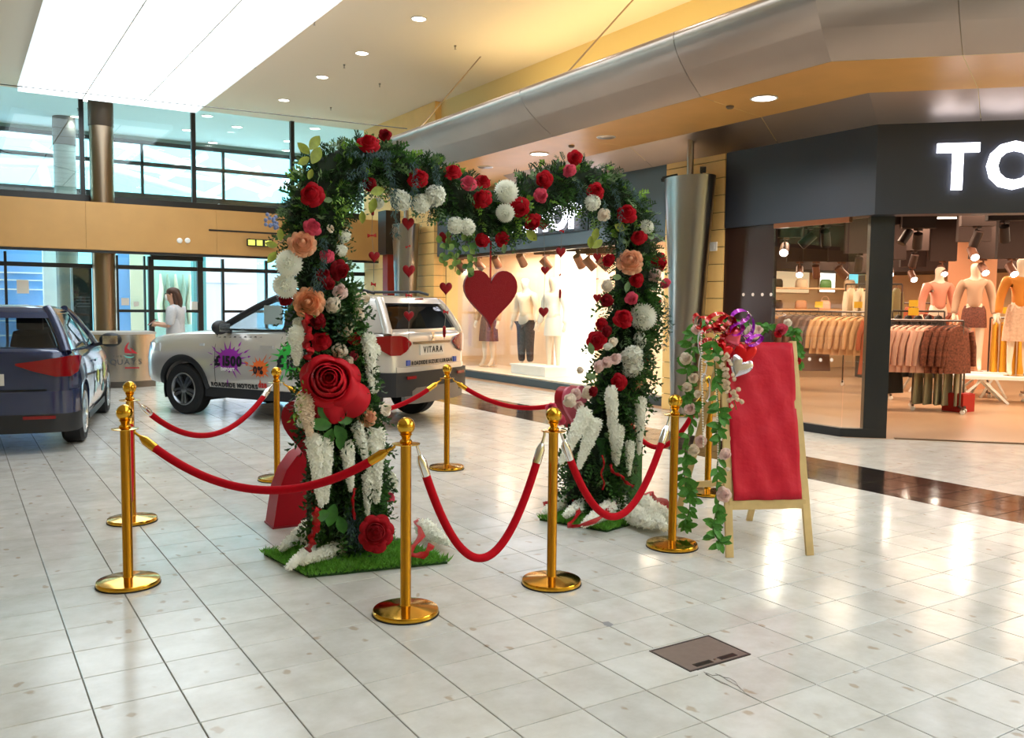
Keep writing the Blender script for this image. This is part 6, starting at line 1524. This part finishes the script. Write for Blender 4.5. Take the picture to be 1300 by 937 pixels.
def fill_rail(A, B, z, seq, ang=.9):
    A, B = Vector(A), Vector(B); d = (B - A).normalized(); base = math.atan2(d.y, d.x) + ang; n_ = len(seq)
    for k, (kind, m, lab, grp) in enumerate(seq): p = A.lerp(B, (k + .6) / (n_ + .2)); hang((p.x, p.y, z), base + random.uniform(-.12, .12), kind, m, lab, grp)
cl_m = lambda n, c, ns=0: mat(n, c, .85, noise=ns, nscale=35)
blush_c, brown_c, sagec, blackc, sand, taupe, camel, ivoryc, mustard, terracotta, olive = cl_m('blush cloth', '#e2b19c'), cl_m('brown teddy cloth', '#7a4430', .5), cl_m('sage cloth2', '#a39a7c'), cl_m('black cloth', '#1c1512'), cl_m('sand cloth', '#d0a173'), cl_m('taupe cloth', '#7d6256'), cl_m('camel cloth', '#c08a55'), cl_m('ivory cloth', '#f0dcc0'), cl_m('mustard cloth', '#d89a22'), cl_m('terracotta cloth', '#b55a38'), cl_m('olive cloth', '#8f8a60')
A, B_ = rack((11.50, 8.05, 0), (12.20, 7.20, 0), 1.32, 'wheeled clothes rail of blush blouses near the shop entrance')
fill_rail(A, B_, 1.32, [('coat', blackc, 'black coat on the rail near the shop entrance', 'black coats on the entrance rail')] * 2 + [('shirt', blush_c, 'blush pink blouse on the rail near the shop entrance', 'blush blouses on the entrance rail')] * 6 + [('shirt', brown_c, 'brown mottled fur jacket at the end of the entrance rail', 'fur jackets on the entrance rail')] * 4, .7)
A, B_ = rack((12.05, 7.85, 0), (12.45, 7.30, 0), .78, 'low rail of sage skirts behind the entrance rail')
fill_rail(A, B_, .78, [('skirt', sagec, 'sage grey pleated skirt on the low rail', 'sage skirts on the low rail')] * 5, 1.3)
tag(MB().box((12.25, 7.18, 0.0), (12.55, 7.5, .26)).box((12.27, 7.20, .26), (12.53, 7.48, .27)).obj('red_box', mat('red card box', '#b01c14', .5)), 'red box on the floor under the low clothes rail', 'box')
A, B_ = rack((13.0, 11.4, 0), (13.45, 9.4, 0), 1.42, 'clothes rail of taupe and camel coats behind the shop window')
fill_rail(A, B_, 1.42, [('coat', camel, 'camel coat at the far end of the window rail', 'camel coats on the window rail')] * 2 + [('coat', taupe, 'taupe coat on the rail behind the shop window', 'taupe coats on the window rail')] * 5 + [('shirt', sand, 'sand coloured jumper on the rail behind the shop window', 'sand jumpers on the window rail')] * 7 + [('coat', terracotta, 'terracotta coat at the near end of the window rail', 'terracotta coats')] * 1, .75)
A, B_ = rack((13.1, 8.95, 0), (13.6, 8.35, 0), 1.45, 'tall rail of black coats behind the black post')
fill_rail(A, B_, 1.45, [('coat', blackc, 'long black coat on the rail behind the black post', 'black coats behind the post')] * 5, 1.2)
A, B_ = rack((14.6, 11.0, 0), (15.2, 10.2, 0), 1.95, 'high rail of ivory and olive tops deep in the shop')
fill_rail(A, B_, 1.95, [('shirt', ivoryc, 'ivory blouse on the high rail deep in the shop', 'ivory blouses on the high rail')] * 3 + [('shirt', olive, 'olive blouse on the high rail deep in the shop', 'olive blouses on the high rail')] * 3, 1.3)
A, B_ = rack((14.95, 8.35, 0), (15.3, 7.9, 0), 1.35, 'rail of mustard trousers between the mannequins')
fill_rail(A, B_, 1.35, [('trousers', mustard, 'mustard trousers hanging between the mannequins', 'mustard trousers')] * 4, 1.3)
A, B_ = rack((15.8, 10.6, 0), (16.6, 9.4, 0), 1.6, 'rail of terracotta dresses deep in the shop')
fill_rail(A, B_, 1.6, [('coat', terracotta, 'terracotta dress on the deep rail', 'terracotta dresses')] * 4 + [('coat', ivoryc, 'ivory dress on the deep rail', 'ivory dresses on the deep rail')] * 3, 1.3)
# shelving with bags against the side wall
def shelf_unit(P, L, rz, label, zs):
    t = thing('shelf_unit', label, 'shelves', P, rz)
    for x in (-L / 2, 0, L / 2): MB().box((x - .02, -.2, 0), (x + .02, .2, zs[-1] + .3)).obj('upright', rail_m, t)
    for z in zs: MB().box((-L / 2, -.22, z - .015), (L / 2, .22, z + .015)).obj('shelf', mat('shelf board', '#c79b74', .5), t)
    return t
shelf_unit((14.6, 13.0, 0), 4.4, -.45, 'long shelf unit of handbags behind the window rail', (.5, 1.0, 1.45, 1.9))
bag_cols = [('black bag', '#2a1a16'), ('tan bag', '#b07a50'), ('blush bag', '#d9a58c'), ('cream bag', '#e6cdae'), ('brown bag', '#6a3c28'), ('green bag', '#4f7a3c')]
random.seed(31)
bagm = MB().loft([[(w * math.cos(a), d * math.sin(a), z) for a in (2 * PI * j / 16 for j in range(16))] for z, w, d in ((0, .12, .055), (.02, .135, .065), (.14, .125, .06), (.18, .10, .035), (.185, .05, .01))])
hnd = MB().tube([(.09 * math.cos(a), 0, .17 + .11 * math.sin(a)) for a in (PI * i / 10 for i in range(11))], .009, 6)
for z in (1.0, 1.45, 1.9):
    for k in range(8):
        nm, c = random.choice(bag_cols); u = -1.9 + k * .54; x, y = 14.6 + u * math.cos(-.45), 13.0 + u * math.sin(-.45)
        t = thing('handbag', '%s handbag on the long shelf unit' % nm.split()[0], 'handbag', (x, y, z + .015), -.45 + random.uniform(-.3, .3), '%s handbags on the shelf unit' % nm.split()[0])
        mm = mat(nm, c, .5); link('pouch', bagm.mesh('pouch', mm, 50) if nm not in GC else GC[nm], t); GC[nm] = t.children[0].data
        link('handle', hnd.mesh('handle', mm, 60) if nm + 'h' not in GC else GC[nm + 'h'], t); GC[nm + 'h'] = t.children[-1].data
# pictures and screens on the walls
def panel(px0, py0, px1, py1, Y, m, name, label, cat):
    a, b = ony(px0, py0, Y), ony(px1, py1, Y); t = thing(name, label, cat, ((a.x + b.x) / 2, Y, (a.z + b.z) / 2)); w_, h_ = abs(b.x - a.x) / 2, abs(a.z - b.z) / 2
    MB().box((-w_, -.02, -h_), (w_, .02, h_)).obj('face', m, t); MB().box((-w_ - .03, -.01, -h_ - .03), (w_ + .03, .03, h_ + .03)).obj('frame', mat('panel frame', '#c9a27c', .5), t)
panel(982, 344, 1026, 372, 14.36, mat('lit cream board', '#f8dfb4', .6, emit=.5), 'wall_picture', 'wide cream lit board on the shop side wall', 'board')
panel(1041, 345, 1059, 371, 14.36, mat('lit white screen', '#fff8ea', .5, emit=1.6), 'light_box', 'white light box on the shop side wall', 'light box')
panel(1078, 342, 1100, 362, 14.36, mat('lit blue screen', '#7fdcea', .5, emit=1.0), 'light_box', 'pale blue screen on the shop side wall', 'screen')
# square column and yellow price cards
pc = onx(1228, 400, 16.2); sc_ = tag(struct(MB().box((16.0, pc.y - .3, 0), (16.6, pc.y + .3, 3.25)).obj('wall_column', mat('peach column', '#e0a27c', .8))), 'square peach column inside the clothes shop')
for x, y, z in ((11.78, 7.71, 1.32), (13.2, 10.5, 1.42), (13.36, 9.8, 1.42), (13.3, 8.71, 1.45), (15.1, 8.15, 1.35), (14.85, 10.67, 1.95)):
    t = thing('price_card', 'yellow price card standing on a clothes rail', 'price card', (x, y, z + .012), A45 - .4, 'yellow price cards')
    MB().box((-.07, -.004, .06), (.07, .004, .17)).obj('card', mat('yellow card', '#e9b92a', .6), t); MB().box((-.004, -.004, 0), (.004, .004, .06)).obj('stem', rail_m, t)
# ceiling spots
can_m = mat('spot body', '#7d5240', .4, .3); dark_can = mat('dark spot body', '#33201a', .45)
spot_lens = mat('spot lens', '#fff4e8', .4, emit=12)
def ceiling_spot(P, aim, ztop, label, group, lit, m=can_m, power=0, L=.22, r=.06):
    t = thing('track_spot', label, 'spotlight', (P[0], P[1], ztop), 0, group); o = Vector((0, 0, P[2] - ztop)); d = Vector(aim).normalized()
    MB().cyl(o - d * L * .45, o + d * L * .55, r, r * 1.08, 16).obj('can', m, t, 40)
    MB().cyl(o + d * L * .55, o + d * (L * .55 + .004), r * .92, None, 16).obj('lens', spot_lens if lit else black_m, t)
    zt_ = min(0, o.z + .16); MB().bar((0, 0, zt_), o + Vector((0, 0, r * .9)), .02, .02).obj('yoke', m, t); MB().box((-.06, -.03, zt_ - .03), (.06, .03, zt_)).obj('track_adapter', m, t)
    if zt_ < -.05: MB().box((-.22, -.07, zt_), (.22, .07, 0)).obj('drop_tray', dk_ceiling, t, None, None, (0, 0, A45))
    if power:
        ld = bpy.data.lights.new('ts', 'SPOT'); ld.energy = power; ld.spot_size = 1.3; ld.spot_blend = .5; ld.shadow_soft_size = .06; ld.color = (1, .86, .68); lo = bpy.data.objects.new('lamp', ld); COL.objects.link(lo); lo.parent = t; lo.location = o + d * (L * .6 + .02)
        lo.rotation_euler = d.to_track_quat('-Z', 'Y').to_euler()
g1, g2 = 'dark track spots in the clothes shop', 'lit track spots in the clothes shop'
for px, py, X_, aim in ((1026, 304, 9.6, (-.5, .6, -.7)), (1048, 302, 9.6, (.5, .3, -.8)), (1150, 300, 11.2, (-.5, .2, -.8)), (1165, 305, 11.2, (.4, .3, -.8)), (1240, 302, 12.0, (.1, .4, -.9)), (1275, 296, 11.6, (.5, .2, -.8)), (1160, 330, 14.0, (.2, .4, -.9)), (1090, 335, 12, (.3, .3, -.8))):
    p = onx(px, py, X_); ceiling_spot(p, aim, 3.25, 'unlit brown track spot under the shop ceiling', g1, False, dark_can)
for px, py, X_, aim in ((996, 316, 9.9, (-.7, -.5, -.5)), (1015, 344, 12.5, (-.6, -.5, -.6)), (1036, 344, 12.5, (.4, .2, -.8)), (1068, 345, 12.4, (.6, -.3, -.6)), (1129, 343, 12.2, (-.6, -.5, -.6)), (1235, 321, 12.6, (-.5, -.6, -.6)), (1248, 341, 14.5, (-.4, -.6, -.6)), (1284, 342, 13.5, (-.4, -.6, -.6)), (1158, 350, 15, (-.4, -.6, -.6)), (1196, 343, 15, (-.4, -.6, -.6))):
    p = onx(px, py, X_); ceiling_spot(p, aim, 3.25, 'glowing track spot under the shop ceiling', g2, True, can_m, 30)
# ---- display window: mannequins, spots, plinth, bright panel
for y, lab, top, bot, kd in ((onx(668, 400, 9.75).y, 'mannequin in white in the display window right of the big heart', ivoryc, cl_m('dark sequin cloth', '#4a3a36', .5), 'trousers'), (onx(628, 400, 9.9).y, 'mannequin in a tan top behind the big heart', sand, brown_c, 'skirt'), (onx(695, 400, 9.6).y, 'pale mannequin in a white dress beside the bright panel', cl_m('white dress cloth', '#faf3e8'), cl_m('white dress cloth', '#faf3e8'), 'short_skirt')):
    mannequin((9.75, y, .14), PI + .3, lab, top, bot, kd, 1.12)
yb = onx(733, 400, 9.9).y; yb2 = onx(706, 400, 9.9).y
tag(MB().box((9.86, yb - .5, .14), (9.92, yb2, 2.55)).box((9.84, yb - .5, .14), (9.94, yb - .46, 2.55)).obj('glowing_backdrop', mat('white lit panel', '#fff7ea', .6, emit=.9)), 'tall glowing white backdrop in the display window', 'backdrop')
y0 = onx(690, 470, 9.6).y; tag(MB().box((9.3, y0 - .5, .14), (9.8, y0 + .7, .30)).box((9.28, y0 - .52, .30), (9.82, y0 + .72, .33)).obj('display_plinth', white_m), 'low white plinth on the display window floor', 'plinth')
for px, py, lit in ((608, 336, False), (630, 332, False), (662, 330, True), (693, 334, False), (735, 331, False), (748, 334, False), (765, 334, False), (585, 338, True)):
    p = onx(px, py, 9.35); ceiling_spot(p, (.6, random.uniform(-.6, .6), -.7), 2.62, 'brown track spot at the top of the display window', 'track spots in the display window', lit, can_m, 25 if lit else 0, .25, .075)

# dark bulkheads under the ceiling deep in the shop
for lo, hi, nm in (((14.2, 13.3, 2.35), (19.4, 14.35, 3.25), 'ceiling_bulkhead_side'), ((17.6, -5.0, 2.3), (19.4, 13.3, 3.25), 'ceiling_bulkhead_back')):
    tag(struct(MB().box(lo, hi).obj(nm, dk_ceiling)), 'dark dropped ceiling bulkhead deep in the clothes shop')
